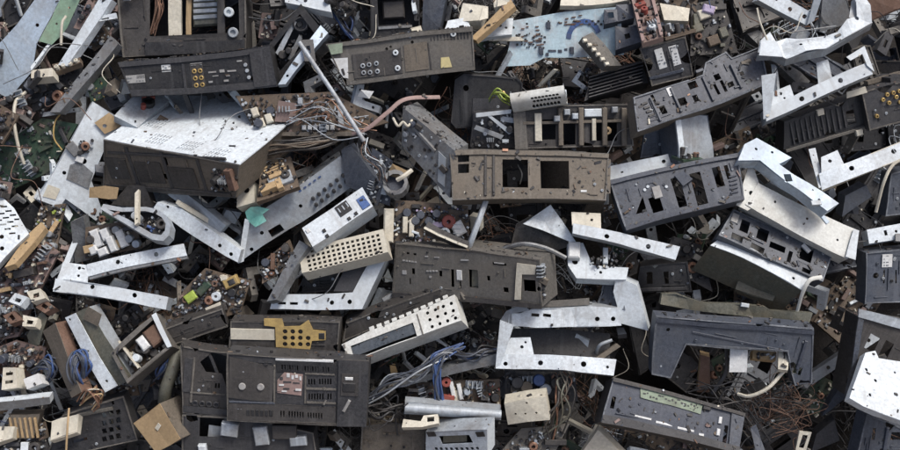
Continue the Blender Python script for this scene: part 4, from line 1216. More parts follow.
# --- cream display panel, blue wires
dots = [(428 + 8 * i + 2.2 * j, 313 - 3.1 * i + 7 * j, 1.8) for i in range(4) for j in range(3)]
T = Thing('display_panel', 'cream fascia with long dark display window and dotted speaker holes', 'panel', [(352, 361), (462, 320), (455, 295), (342, 344)], 0.23, 'off_white', (7, 10), 28, holes=dots + [(384, 342, 66, 16)], bottom='dark_plastic')
T.part('display', [(352, 357), (416, 333), (411, 323), (349, 348)], 'glass_dark', -1.5)
T.box('divider', 420, 325, 1.4, 22, 'warm_grey', .6)
for i in range(11):
    T.box('key', 372 + 7.4 * i, 329 - 3.15 * i, 5.2, 3.4, 'off_white', 1.4)
T.marks([(345, 346, 2, 4), (347, 353, 2, 4)], 'warm_grey')
Thing('housing_shard', 'dark housing strip along the top of the cream display fascia', 'shard', [(342, 341), (448, 297), (440, 288), (346, 322)], 0.17, 'umber_plastic', (0, -6), 20)
bundle('wire_bundle', 'bundle of blue and grey wires spilling below the cream fascia', 'wires', [(462, 348, .19), (446, 352, .22), (437, 364, .23), (436, 382, .22), (440, 402, .2)], 9, 3, .9, ['blue', 'blue', 'blue', 'slate_plastic'], 40)
bundle('wire_bundle', 'fan of grey-blue wires running from the dark fascia to blue bundle', 'wires', [(368, 398, .2), (390, 382, .22), (415, 374, .23), (436, 356, .23), (450, 352, .22)], 10, 4, .7, ['slate_plastic', 'galvanised', 'blue', 'grey_metal'], 41)
bundle('wire_bundle', 'row of dark blue wire ends left of the white double frame', 'wires', [(455, 352, .2), (470, 356, .21), (484, 350, .21), (498, 350, .19)], 9, 4, .9, ['navy_plastic', 'blue', 'black_plastic'], 42)

# --- lower left: keypad box, big fascia
T = Thing('keypad_box', 'brown box with white strip display and yellow keypad board', 'box', [(228, 356), (338, 358), (341, 322), (230, 320)], 0.19, 'umber_plastic', (0, -5), 24)
T.box('display', 252, 333, 44, 11, 'cream', 2)
T.part('yellow_board', [(276, 346), (311, 350), (313, 341), (327, 340), (327, 331), (314, 330), (309, 320), (300, 326), (284, 326), (282, 318), (264, 317), (264, 324), (275, 326)], 'yellow', 2.5, .003,
       [(285 + 8 * i, 331 + 6.3 * j + .3 * i, 2.5) for i in range(4) for j in range(3) if not (i == 3 and j == 0)])
T.part('lower_lip', [(229, 358), (338, 360), (338, 355), (229, 352)], 'dark_plastic', 3)
T.box('catch', 323, 336, 6, 6, 'black_plastic', 4)
T = Thing('stereo_fascia', 'big dark grey stereo fascia with two round knobs and faded pink sticker', 'panel', [(227, 421), (366, 426), (369, 361), (227, 353)], 0.25, 'dark_plastic', (0, -5), 26,
          holes=[(282 + 2.6 * i + (i % 3) * .4, 366 + .15 * i, 1.3, 6) for i in range(19) if i not in (7, 8, 15)] + [(281 + 2.7 * i, 413 + .1 * i, 1.4, 5.5) for i in range(16) if i not in (2, 9)] + [(309 + 2.7 * i, y, 1.4, 6) for i in range(9) for y in (382, 397) if (i, y) not in ((3, 382), (6, 397))], bottom='black_plastic', step=.05)
T.part('lower_band', [(228, 420), (336, 424), (336, 407), (228, 403)], 'umber_plastic', 1.2, holes=[(281 + 2.7 * i, 414 + .1 * i, 1.4, 6) for i in range(16) if i not in (2, 9)])
T.part('upper_band', [(277, 371), (336, 374), (336, 362), (277, 360)], 'black_plastic', 1, holes=[(282 + 2.6 * i, 367 + .15 * i, 1.3, 6) for i in range(19) if i not in (7, 8, 15)])
for x, y in ((320, 374), (321, 389.5), (321, 403)):
    T.box('ridge', x, y, 30, 2, 'dusty_edge', 2)
T.box('ridge', 305, 390, 1.6, 28, 'dusty_edge', 2)
T.box('ridge', 274, 384, 1.6, 38, 'dusty_edge', 2.4)
for i in range(6):
    T.box('key', 248 + 4.6 * i, 412 + .2 * i, 3.4, 6, 'black_plastic', 2.4)
T.part('left_plate', [(229, 397), (272, 402), (275, 366), (230, 357)], 'umber_plastic', 1.4)
T.part('right_block', [(337, 425), (366, 426), (369, 361), (339, 359)], 'dark_plastic', 3)
for x, y in ((243, 385), (261, 386)):
    T.cyl('knob', x, y, 3.6, 'print_grey', 4)
T.part('pink_sticker', [(277, 393), (301, 396), (303, 374), (284, 372), (277, 380)], 'pink_print', 1, .001)
T.marks([(288, 375, 3, 4), (292.5, 377, 2.4, 4), (296.5, 376, 3, 3), (300.5, 378, 2, 4), (281, 385, 5, 1.6), (298, 390, 6, 2), (284, 391.5, 5, 1.4)], 'white_sticker', .0042)
T.marks([(281, 378, 3, 3), (287, 382, 8, 1.5), (296, 383, 7, 1.2), (286, 389, 6, 1.5), (296, 391, 5, 1)], 'dark_plastic', .0040)
T.marks([(237, 371, 8, 1.2), (247, 372, 6, 1.2), (243, 378, 6, 1), (261, 379, 6, 1), (252, 390, 2, 2)])
T.box('trim_strip', 305, 359.5, 58, 2.4, 'white_sticker', 2)
T.box('trim_strip', 252, 402, 46, 2, 'slate_plastic', 2)
T.part('socket_frame', [(341, 395), (358, 396), (359, 374), (342, 373)], 'umber_plastic', 4)
T.box('socket', 349, 387, 13, 9, 'black_plastic', 4.6, lift=1)
T.box('label', 349, 378, 8, 3, 'white_sticker', 4.6, lift=1)
T.box('label', 237, 408, 14, 5, 'white_sticker', .6)
T.box('lever', 347, 405, 3, 13, 'print_grey', 4, -25, lift=2)
T = Thing('tape_player', 'dark brown player front with torn opening and four round feet', 'panel', [(182, 413), (229, 416), (228, 352), (212, 350), (181, 345)], 0.21, 'umber_plastic', (-3, -4), 22,
          holes=[[(200, 362), (206, 372), (222, 374), (227, 388), (227, 356), (212, 352)], (216, 386, 2, 5), (219, 386, 2, 5)], bottom='black_plastic', chip=.0008)
T.box('ridge', 193, 380, 2, 46, 'dusty_edge', 2)
T.box('ridge', 208, 394, 36, 1.8, 'dusty_edge', 2)
T.box('inset_panel', 188, 375, 8, 34, 'dark_plastic', 1)
T.box('broken_strut', 214, 366, 3, 24, 'dark_plastic', 3, 24, lift=-3)
for i in range(4):
    T.cyl('foot', 195 + 7.2 * i, 403 + .5 * i, 3.2, 'dark_plastic', 3, .6)
T.part('lower_lip', [(183, 411), (230, 416), (230, 409), (183, 405)], 'dark_plastic', 2)
T = Thing('broken_player', 'dark base panel with a broken opening below the player front', 'panel', [(182, 462), (318, 462), (314, 432), (250, 418), (182, 414)], 0.19, 'dark_plastic', (0, -5), 22, holes=[[(200, 436), (226, 437), (224, 412), (200, 416)]], bottom='black_plastic')
for x, y, w_, h_ in ((231, 428, 17, 13), (262, 434, 14, 18), (299, 439, 17, 9), (204, 447, 8, 8)):
    T.box('metal_cap', x, y, w_, h_, 'white_paint' if x < 210 else 'galvanised', 7, RNG.uniform(-8, 8))
T.box('dark_block', 285, 430, 24, 14, 'umber_plastic', 6)
T.part('white_flap', [(207, 441), (228, 442), (227, 430), (208, 427)], 'galvanised', -6)

# --- lower left corner
T = Thing('metal_chassis', 'light chassis with long white edge rail above the tan box', 'chassis', [(107, 391), (131, 379), (88, 307), (65, 317)], 0.17, 'olive_grey', (5, -2), 20, pname='plate', wall_mat='galvanised')
T.part('edge_rail', [(107, 391), (118, 385), (76, 312), (65, 317)], 'white_paint', 3, .0025, [(108, 380, 1.6), (70, 319, 1.4), (90, 350, 1.2)])
T.part('corner_gusset', [(84, 318), (100, 326), (104, 314), (90, 306)], 'brown_plastic', 3)
T = Thing('module_box', 'open metal-rimmed module box with brown and white components', 'module', [(127, 383), (172, 346), (156, 312), (111, 352)], 0.20, 'warm_grey', (2, 6), 24, holes=[[(128, 378), (168, 345), (155, 317), (116, 353)]], pname='rim', bottom='brown_board')
T.part('pale_edge', [(168, 348), (172, 346), (156, 312), (152, 315)], 'white_paint', 1.5)
T.box('component', 153, 334, 16, 18, 'rust', 10, 0, lift=-12)
T.box('component', 142, 342, 9, 14, 'white_sticker', 9, 0, lift=-12)
T.box('divider', 128, 354, 2, 34, 'cream', 8, 0, lift=-10)
T.cyl('capacitor', 135, 357, 4, 'white_paint', 9, 0, -12)
T.populate(12, ('cream', 'umber_plastic', 'red'), 51, [(128, 376), (165, 345), (155, 320), (118, 353)], z=-.045)
Thing('metal_bar', 'rusty brown channel bar beside the blue wires', 'bar', [(72, 398), (82, 392), (56, 324), (42, 332)], 0.16, 'brown_plastic', (7, -2), 14, pname='bar_face', wall_mat='rust')
T = Thing('terminal_strip', 'row of cream contacts inside the rusty brown channel', 'connector', [(72, 366), (78, 362), (62, 328), (56, 332)], 0.15, 'umber_plastic', pname='board', d=4)
for i in range(6):
    T.box('contact', 60.5 + 2.6 * i, 334 + 5.3 * i, 5, 3, 'cream', 4)
bundle('wire_bundle', 'coiled bright blue wires behind the light chassis edge', 'wires', [(84, 388, .15), (76, 376, .18), (74, 362, .18), (80, 352, .17), (86, 360, .18), (84, 376, .16)], 12, 2.6, 1.0, ['blue', 'blue', 'slate_plastic'], 52)
bundle('wire_bundle', 'dark blue ribbed cables beside the rusty brown channel', 'wires', [(34, 372, .12), (44, 362, .15), (54, 372, .15), (46, 384, .13)], 9, 3, 1.1, ['navy_plastic', 'blue', 'slate_plastic'], 53)
bundle('wire_bundle', 'blue wires between module box and dark player front', 'wires', [(158, 378, .13), (164, 366, .15), (170, 356, .14)], 8, 3, 1.0, ['blue', 'navy_plastic'], 54)
bundle('wire_bundle', 'pale and tan wires at lower end of the light chassis', 'wires', [(82, 400, .19), (92, 392, .21), (100, 396, .2), (96, 406, .18)], 9, 4, .7, ['cream', 'tan', 'copper'], 55)
T = Thing('tan_box', 'small tan box with brown side at the foot of the heap', 'box', [(156, 453), (181, 440), (160, 404), (134, 423)], 0.21, 'tan', (12, -4), 34, wall_mat='brown_plastic')
T.box('label_dent', 158, 427, 6, 4, 'cream', .5, 30)
cable('old_hose', 'mossy brown hose between module box and player front', 'hose', [(178, 346, .13), (173, 368, .16), (166, 388, .16), (164, 402, .14)], 6, 'olive_grey', n=10)
T = Thing('slotted_fascia', 'dusty grey slotted panel lying flat at the foot of heap', 'panel', [(44, 460), (138, 441), (124, 396), (62, 414)], 0.13, 'dark_plastic', (0, -4), 16, holes=[(104 + 7 * i, 416 - 1.5 * i + 8 * j, 4.5, 5) for i in range(3) for j in range(4)] + [(80, 440, 14, 3), (112, 402, 2.5, 8)])
T.box('ridge', 95, 412, 36, 3, 'warm_grey', 3)
T = Thing('plastic_cover', 'cream cracked plastic cover with a stick across it', 'cover', [(50, 441), (76, 432), (79, 414), (51, 421)], 0.17, 'cream', (1, 4), 10, chip=.002)
cable('tan_stick', 'thin tan stick standing before the cream cracked cover', 'stick', [(66, 455, .2), (67, 435, .205), (69, 408, .2)], 1.0, 'tan')
Thing('metal_strip', 'long dark strip with bright edge resting above brown ribbed part', 'strip', [(-10, 412), (50, 404), (49, 397), (-10, 403)], 0.17, 'grey_metal', (0, -4), 10, pname='strip_face', wall_mat='white_paint')
Thing('connector_block', 'white connector block above the long dark strip', 'connector', [(28, 390), (44, 384), (39, 374), (24, 380)], 0.17, 'white_sticker', (2, 4), 14)
T = Thing('connector_block', 'cream ribbed connector stack at the heap edge', 'connector', [(2, 390), (18, 388), (16, 368), (2, 368)], 0.16, 'cream', (2, 4), 16, holes=[(9, 374, 8, 3), (9, 382, 8, 3)])
T = Thing('ribbed_part', 'brown ribbed plastic part below the long dark strip', 'plastic part', [(6, 440), (34, 438), (40, 414), (10, 414)], 0.14, 'brown_plastic', (0, -3), 14, pname='base')
for i in range(6):
    T.box('rib', 12 + 5 * i, 427, 2, 20, 'tan', 3)
T = Thing('circuit_board', 'pink-edged board with tangled parts above the white connector', 'circuit board', [(-8, 372), (40, 378), (46, 348), (14, 340), (-8, 350)], 0.10, 'pink_board', pname='board', d=4)
T.populate(18, ('pink_board', 'cream', 'rust', 'dark_plastic'), 56, nsmall=120, tall=1.3)
T = Thing('circuit_board', 'grimy board with dark round parts at bottom corner of the heap', 'circuit board', [(-8, 460), (52, 460), (46, 436), (-8, 442)], 0.12, 'umber_plastic', pname='board', d=4)
T.populate(16, ('cream', 'umber_plastic', 'dark_plastic', 'white_paint'), 57, nsmall=90, tall=1.2)
Thing('housing_shard', 'off-white broken housing edge by the grimy corner board', 'shard', [(-8, 446), (12, 438), (16, 428), (-8, 426)], 0.16, 'cream', (1, 4), 12, chip=.003)
sheet('thin_plate', 'pale pointed metal plate between crowded tan board and rusty channel', 'plate', [(30, 348), (40, 345), (46, 318), (40, 312), (26, 336)], 0.12, 'olive_grey', tilt=(.2, .3))
T = Thing('circuit_board', 'brown rubble-covered board with a yellow coil and a green part', 'circuit board', [(162, 334), (240, 312), (250, 280), (206, 268), (184, 290)], 0.13, 'brown_board', pname='board', d=4, warp=.003)
T.populate(24, ('umber_plastic', 'dark_plastic', 'pink_board', 'cream', 'slate_plastic'), 58, nsmall=220, tall=1.1)
T.box('yellow_coil', 232, 281, 15, 10, 'yellow', 8, 10)
T.box('coil_core', 233, 281, 7, 6, 'black_plastic', 9, 10)
T.box('green_part', 192, 297, 12, 9, 'lime', 7, 20)
T.box('green_part', 205, 288, 16, 8, 'green_board', 7, 30)
T.cyl('white_cap', 217, 296, 5, 'white_paint', 6, .3)
Thing('ribbed_duct', 'dark dusty ribbed duct leaning against keypad box', 'duct', [(165, 348), (228, 326), (222, 308), (158, 330)], 0.16, 'umber_plastic', (-2, -5), 16, chip=.001)
T = Thing('circuit_board', 'rusty board fragment under the galvanised chassis', 'circuit board', [(262, 284), (298, 262), (290, 240), (262, 262)], 0.10, 'brown_board', pname='board', d=4)
T.populate(12, ('rust', 'umber_plastic', 'copper', 'white_paint'), 59, nsmall=90)

# --- centre tangle of small electronics
T = Thing('circuit_board', 'open radio board packed with round components and white plugs', 'circuit board', [(386, 250), (470, 252), (468, 206), (396, 200)], 0.13, 'brown_board', pname='board', d=4)
T.populate(24, ('white_paint', 'cream', 'slate_plastic', 'black_plastic', 'violet'), 60, nsmall=220, tall=1.3)
T.box('white_post', 389, 226, 10, 34, 'cream', 10)
for x, y in ((405, 226), (411, 230)):
    T.box('white_post', x, y, 5, 16, 'cream', 10)
T.cyl('red_coil', 448, 222, 7, 'red', 9, .3)
T.box('white_plug', 458, 229, 12, 14, 'white_sticker', 9, 30)
T.cyl('capacitor', 444, 233, 5, 'white_paint', 9, .5)
for x, y in ((420, 216), (428, 222), (436, 214), (415, 222)):
    T.cyl('capacitor', x, y, 4.2, 'slate_plastic', 11)
T = Thing('board_strip', 'slim pale-edged board strip in front of the radio board', 'circuit board', [(424, 229), (467, 249), (469, 243), (428, 222)], 0.20, 'umber_plastic', (1, 4), 8, pname='board')
T.part('pale_edge', [(424, 230), (467, 250), (468, 248), (425, 228)], 'cream', 2)
T = Thing('ring_coil', 'dark blue ring-shaped coil with a pale lead', 'coil', [(385 + 13 * math.cos(a * .524) + 10, 182 + 13 * -math.sin(a * .524)) for a in range(12)], 0.17, 'grey_metal', (1, 4), 12, pname='ring', holes=[(395, 182, 9.5)], bottom='navy_plastic')
cable('white_lead', 'short white-tipped stub resting across the ring-shaped coil', 'cable', [(397, 180, .21), (404, 176, .215), (412, 170, .21)], 2.2, 'cream')
sheet('orange_flap', 'orange-brown flap between ring coil and sloping side', 'flap', [(386, 175), (404, 180), (408, 172), (392, 164)], 0.15, 'tan', tilt=(.1, .3))
Thing('metal_plate', 'slate plate end leaning at the foot of the metal rod', 'plate', [(346, 186), (366, 196), (376, 178), (352, 146), (342, 150)], 0.14, 'slate_plastic', (2, -4), 14, pname='plate')
bundle('wire_bundle', 'knot of grey and white wires near the foot of the metal rod', 'wires', [(362, 142, .19), (368, 156, .2), (378, 166, .19), (384, 182, .17)], 9, 4, .5, ['galvanised', 'slate_plastic', 'dark_plastic', 'navy_plastic', 'rust'], 61, 1.2)
T = Thing('circuit_board', 'dark blue board with silver bits left of the ring coil', 'circuit board', [(362, 196), (390, 206), (392, 160), (372, 148)], 0.12, 'navy_plastic', pname='board', d=4)
T.populate(10, ('galvanised', 'slate_plastic', 'white_paint'), 62, nsmall=80)

# --- bottom centre
T = Thing('metal_tube_rail', 'round silver rail in front of a board with white clips', 'rail', [(404, 414), (501, 420), (501, 410), (405, 402)], 0.22, 'galvanised', (0, -4), 12, pname='flange')
a_, b_ = Vector((*T.l2(405, 407), .003)), Vector((*T.l2(501, 414), .003))
V_, F_ = tubeg([a_, (a_ + b_) / 2, b_], 4.4 * S, 12)
obj('tube', mesh('tube', V_, F_, 'galvanised', True), T.root)
T = Thing('circuit_board', 'board with round coils and white clips behind the silver rail', 'circuit board', [(404, 404), (502, 410), (500, 378), (410, 384)], 0.16, 'brown_board', pname='board', d=4)
T.populate(22, ('umber_plastic', 'red', 'cream', 'black_plastic'), 63, nsmall=150, tall=1.5)
for x, y in ((452, 389), (460, 391)):
    T.box('white_clip', x, y, 4, 16, 'white_sticker', 10, 15)
T.cyl('red_coil', 446, 382, 5, 'red', 10, .3)
Thing('metal_strip', 'long grey strip from cream fascia to the white double frame', 'strip', [(378, 392), (498, 364), (496, 354), (440, 370)], 0.20, 'grey_metal', (0, -4), 12, pname='strip_face')
T = Thing('white_unit', 'white boxy unit front with a small window and slots', 'unit', [(426, 460), (487, 458), (486, 430), (426, 433)], 0.24, 'white_paint', (8, -10), 20, holes=[(456, 440, 30, 9)] + [(437 + 5 * i, 449, 3, 3) for i in range(9)], cover={2: ('galvanised', [])}, bottom='black_plastic')
T.part('window', [(443, 444), (466, 443), (466, 436), (443, 437)], 'olive_grey', -2)
for x in (432, 480):
    T.box('corner_block', x, 434, 8, 5, 'black_plastic', 1)
T = Thing('cream_lever', 'cream key-shaped plastic lever above the white unit', 'lever', [(402, 428), (422, 427), (439, 424), (438, 414), (424, 415), (421, 421), (404, 420)], 0.24, 'cream', (1, 4), 8, pname='lever_arm', holes=[(431, 419, 7, 5)])
T = Thing('beige_box', 'beige box with small dark dots beside the silver rail', 'box', [(508, 426), (550, 420), (546, 397), (504, 403)], 0.235, 'cream', (2, -6), 20, holes=[(516, 415, 1.2), (526, 415, 1.2), (537, 414, 1.2), (527, 404, 1.2)])
T = Thing('circuit_board', 'board with blue and brown round capacitors under white double frame', 'circuit board', [(506, 404), (578, 402), (574, 372), (504, 370)], 0.15, 'black_plastic', pname='board', d=4)
T.cyl('blue_capacitor', 538, 379, 6, 'blue', 12)
for x, y, m in ((526, 386, 'brown_plastic'), (545, 388, 'galvanised'), (517, 382, 'dark_plastic'), (556, 382, 'umber_plastic')):
    T.cyl('capacitor', x, y, 6, m, 11)
T.populate(12, ('umber_plastic', 'brown_plastic', 'dark_plastic'), 65, nsmall=90, tall=1.3)
bundle('wire_bundle', 'brown wires hanging beside the beige box', 'wires', [(562, 376, .2), (566, 392, .22), (562, 412, .21), (552, 436, .18)], 10, 5, .8, ['copper', 'brown_plastic', 'umber_plastic', 'olive_grey'], 66, 1.2)
T = Thing('circuit_board', 'grey tapered board with wire ends below the beige box', 'circuit board', [(496, 458), (552, 458), (570, 424), (522, 428)], 0.17, 'warm_grey', pname='board', d=4)
T.populate(10, ('dark_plastic', 'galvanised', 'umber_plastic'), 67, nsmall=80)
Thing('wood_block', 'cream pointed panel corner at the foot near the navy unit', 'block', [(576, 460), (628, 460), (598, 430)], 0.20, 'cream', (3, -4), 12, pname='face')
Thing('housing_shard', 'dusty brown housing slab beside the white unit', 'shard', [(360, 460), (424, 460), (426, 430), (396, 422), (362, 426)], 0.15, 'brown_plastic', (0, -4), 16, chip=.004, warp=.004)
bundle('wire_bundle', 'dark tangled cords between big stereo fascia and silver rail', 'wires', [(370, 404, .18), (384, 412, .2), (398, 408, .2), (404, 424, .18)], 12, 6, .9, ['black_plastic', 'dark_plastic', 'umber_plastic'], 68, 1.4)

# --- bottom right
T = Thing('navy_unit', 'long navy player unit with mossy label strip and white dashes', 'player', [(602, 421), (738, 452), (746, 413), (613, 377)], 0.24, 'navy_plastic', (-4, 6), 26, holes=[(726, 434, 4, 18), (614, 402, 4, 12)], wall_mat='umber_plastic')
T.part('mossy_label', [(640, 398), (700, 414), (702, 405), (640, 388)], 'moss_label', 1.2, .001)
T.marks([(644 + 3.1 * i, 393 + .8 * i + rg.uniform(-2.5, 3), rg.uniform(1, 3), rg.uniform(.8, 2)) for i in range(18)], 'dark_plastic', .0045)
T.part('top_edge', [(612, 381), (745, 416), (746, 413), (613, 377)], 'umber_plastic', 3)
T.part('lower_lip', [(602, 422), (738, 453), (739, 446), (604, 414)], 'dark_plastic', 3)
T.part('end_block', [(728, 449), (738, 451), (745, 417), (732, 413)], 'slate_plastic', 2)
for x, y, w_ in ((643, 418, 17), (664, 424, 17), (685, 430, 17), (701, 435, 5)):
    T.box('white_dash', x, y, w_, 2, 'white_sticker', .6)
for x, y in ((720, 420), (718, 432)):
    T.box('white_tab', x, y, 3.5, 7, 'white_sticker', 3)
T.box('dark_clip', 706, 408, 8, 4, 'black_plastic', 4)
T = Thing('u_panel', 'slate U-shaped plastic surround with a broad opening', 'panel', [(651, 375), (671, 379), (687, 345), (787, 352), (794, 386), (811, 384), (813, 328), (655, 316)], 0.25, 'slate_plastic', (0, -5), 18, holes=[(800, 372, 3, 8), (668, 330, 2)])
T.part('raised_edge', [(655, 322), (813, 334), (813, 330), (655, 318)], 'navy_plastic', 2)
T.box('ridge', 801, 355, 3, 30, 'navy_plastic', 3)
T.box('ridge', 740, 341, 96, 2, 'navy_plastic', 2)
sheet('white_card', 'plain white card hanging in the slate U-shaped opening', 'card', [(729, 372), (747, 373), (748, 345), (731, 344)], 0.235, 'white_sticker', tilt=(.05, .1), warp=.001)
T = Thing('tan_connector', 'tan connector bar under the slate surround', 'connector', [(752, 360), (776, 362), (776, 354), (753, 351)], 0.215, 'tan', (0, 3), 10)
T.populate(0, ('brown_plastic',), 3, nsmall=12)
Thing('white_bracket', 'thin white forked bracket dangling in the U-shaped opening', 'bracket', [(777, 370), (787, 372), (790, 348), (786, 348), (784, 360), (782, 360), (782, 344), (778, 344)], 0.235, 'cream', (1, 3), 6, pname='fork', holes=[(782, 366, 1.4)])
cable('white_lead', 'curved cream lead below the forked white bracket', 'cable', [(738, 394, .2), (750, 396, .22), (768, 388, .235), (784, 371, .235)], 1.7, 'cream')
Thing('brown_part', 'orange-brown upright part inside the U-shaped opening', 'part', [(697, 392), (709, 392), (709, 356), (700, 354)], 0.17, 'rust', (2, -3), 12, chip=.002, wall_mat='tan')
cable('grey_strap', 'dark strap dropping inside the U-shaped opening', 'strap', [(726, 346, .22), (726, 372, .2), (712, 394, .18)], 1.0, 'dark_plastic', flat=2)
bundle('wire_bundle', 'nest of rusty red wires at the foot of the slate surround', 'wires', [(750, 412, .14), (765, 400, .16), (785, 392, .17), (800, 408, .15), (775, 420, .15)], 40, 8, .35, ['rust', 'rust', 'umber_plastic', 'rust', 'black_plastic'], 70, 1.6)
bundle('wire_bundle', 'black wires trailing behind the navy player unit', 'wires', [(690, 392, .15), (715, 398, .17), (740, 404, .18), (765, 430, .16)], 16, 8, .7, ['black_plastic', 'dark_plastic', 'umber_plastic'], 71, 1.6)
T = Thing('crumpled_rail', 'mossy grey-green crumpled rail along the top of slate surround', 'rail', [(660, 304), (700, 310), (808, 326), (812, 315), (772, 311), (766, 307), (740, 304), (704, 302), (676, 293), (662, 294)], 0.21, 'olive_grey', (0, -2), 10, pname='rail_face', warp=.006, wf=18, step=.02)
T.box('white_bit', 746, 305, 8, 4, 'white_paint', 3)
T = Thing('amplifier_fascia', 'dark umber front with cut-outs behind the white drilled plate', 'panel', [(844, 394), (912, 426), (912, 322), (858, 317)], 0.18, 'umber_plastic', (-4, -5), 24, holes=[(872, 343, 11, 16), (886, 350, 9, 20), (862, 366, 3)])
T.part('edge_rail', [(857, 317), (912, 330), (912, 320), (858, 309)], 'galvanised', 3, .004)
T.part('side_edge', [(844, 394), (848, 396), (863, 320), (858, 317)], 'slate_plastic', 2)
T = Thing('drilled_plate', 'plain white metal plate with small holes over umber front', 'plate', [(848, 398), (912, 425), (912, 364), (880, 357), (876, 350), (866, 352)], 0.24, 'white_paint', (-3, 4), 8, pname='plate', holes=[(875, 379, 1.8), (870, 393, 1.8), (867, 368, 1.8), (895, 372, 1.4)])
T = Thing('slotted_fascia', 'slate slotted panel poking out beneath the white drilled plate', 'panel', [(854, 462), (912, 462), (912, 432), (868, 414)], 0.19, 'slate_plastic', (-3, -4), 18, holes=[(896, 436, 12, 8), (874, 434, 3, 12), (880, 450, 3, 3)])
T.box('rib', 884, 442, 3, 30, 'navy_plastic', 3)
T = Thing('wire_bracket', 'pale wire-form bracket at the foot by the black hollow', 'bracket', [(796, 450), (806, 452), (812, 432), (800, 430)], 0.20, 'cream', holes=[[(799, 447), (804, 448), (808, 435), (803, 434)]], pname='loop', d=3)
Thing('housing_shard', 'grey-white thin strut next to the navy player end', 'strut', [(757, 460), (768, 460), (756, 425), (750, 428)], 0.20, 'slate_plastic', (2, 3), 8, pname='strut')
Thing('housing_shard', 'dusky angular shard in the hollow by the pale wire-form bracket', 'shard', [(812, 452), (840, 440), (834, 420), (816, 434)], 0.12, 'dark_plastic', (2, -4), 16, chip=.002)
Thing('housing_shard', 'slate shard leaning in the hollow beside umber front', 'shard', [(822, 416), (846, 398), (852, 372), (834, 396)], 0.11, 'navy_plastic', (2, -4), 14, chip=.001)

# --- everything here has been thrown about: crumple each thing a little
for T in THINGS:
    if T.root.name.split('.')[0] in ('motor_cover', 'speaker_grille', 'metal_tube_rail', 'ring_coil'):
        continue
    T.buckle(.0042 if T.root['category'] in ('rail', 'chassis', 'bracket', 'metal strip', 'plate') else .0034)

# ------------------------------------------------------------------ scrap underneath that shows in the gaps
KIDS = {}


def copy_tree(o, parent=None):
    c = o.copy(); COL.objects.link(c)
    c.parent = parent
    if o not in KIDS:
        KIDS[o] = list(o.children)
    for ch in KIDS[o]:
        copy_tree(ch, c)
    return c


def covered(px, py):
    return any(inpoly(px, py, p) for p in COVER)


def pix(p):
    return (p.x / (D - p.z) * D / S + 450, 225 - p.y / (D - p.z) * D / S)


def rp(w, h, j=.06):
    """a slightly irregular oblong, px about the picture's middle"""
    r = RNG
    return [(450 + sx * w / 2 * r.uniform(1 - j, 1 + j), 225 + sy * h / 2 * r.uniform(1 - j, 1 + j)) for sx, sy in ((-1, 1), (1, 1), (1, -1), (-1, -1))]


ncov = len(COVER)
nref = len(REFS)
PROTO = []          # (thing, is it small, weight, zone)
G = 'scrap packed underneath'


def proto(t, weight, zone='all', small=False):
    PROTO.append([t.root if isinstance(t, Thing) else t, weight, zone, small, 0])


for i, (w_, h_, m, lab) in enumerate(((110, 36, 'black_plastic', 'black slotted housing half buried'), (84, 46, 'dark_plastic', 'charcoal slotted housing half buried'),
                                      (130, 26, 'umber_plastic', 'dark brown slotted housing half buried'), (96, 34, 'slate_plastic', 'slate slotted housing half buried'))):
    t = Thing('buried_housing', lab, 'housing', rp(w_, h_), 0, m, (0, 0), 18, G, tilt=(0, 0), holes=[(450 - w_ * .28, 225, w_ * .12, h_ * .45), (450 + w_ * .05, 225 + h_ * .1, w_ * .14, h_ * .35), (450 + w_ * .3, 225, 3)])
    t.box('ledge', 450, 225 - h_ * .38, w_ * .8, 3, m, 3)
    t.box('rib', 450 - w_ * .12, 225, 3, h_ * .6, m, 3)
    t.populate(3, DARKS, i, nsmall=14, tall=.6)
    proto(t, 3)
for i, (w_, h_, m, lab) in enumerate(((74, 46, 'brown_board', 'brown populated circuit board wedged deep'), (60, 40, 'green_board', 'green populated circuit board wedged deep'),
                                      (80, 34, 'umber_plastic', 'blackened populated circuit board wedged deep'), (56, 44, 'pink_board', 'pinkish populated circuit board wedged deep'))):
    t = Thing('buried_board', lab, 'circuit board', rp(w_, h_, .12), 0, m, d=3, group=G, tilt=(0, 0), pname='board')
    t.populate(12, (MIXED if i in (0, 3) else DARKS), 100 + i, nsmall=80, tall=1.2)
    proto(t, 3 if m != 'green_board' else 1, 'left' if m == 'pink_board' else 'all')
for i, (w_, h_, m, lab) in enumerate(((100, 10, 'galvanised', 'dull galvanised rail jammed deep'), (84, 12, 'grey_metal', 'dark steel rail jammed deep'), (70, 9, 'white_paint', 'white painted rail jammed deep'))):
    t = Thing('buried_rail', lab, 'rail', rp(w_, h_, .04), 0, m, (0, 3), 12, G, pname='rail_face', holes=[(450 - w_ * .3, 225, 2), (450 + w_ * .2, 225, 2)])
    proto(t, 2 if i < 2 else 1)
for i, (mt, lab) in enumerate(((['black_plastic', 'dark_plastic'], 'black tangle of cords'), (['copper', 'rust', 'umber_plastic'], 'rusty tangle of cords'), (['grey_metal', 'slate_plastic', 'white_paint'], 'grey tangle of cords'))):
    b = bundle('cord_tangle', lab, 'wires', [(420, 235, 0), (438, 218, .02), (455, 232, .03), (470, 216, .02), (490, 226, 0)], 12, 9, .42, mt, 200 + i, 1.5)
    b['group'] = G
    proto(b, (4, 1, .8)[i], 'all', True)
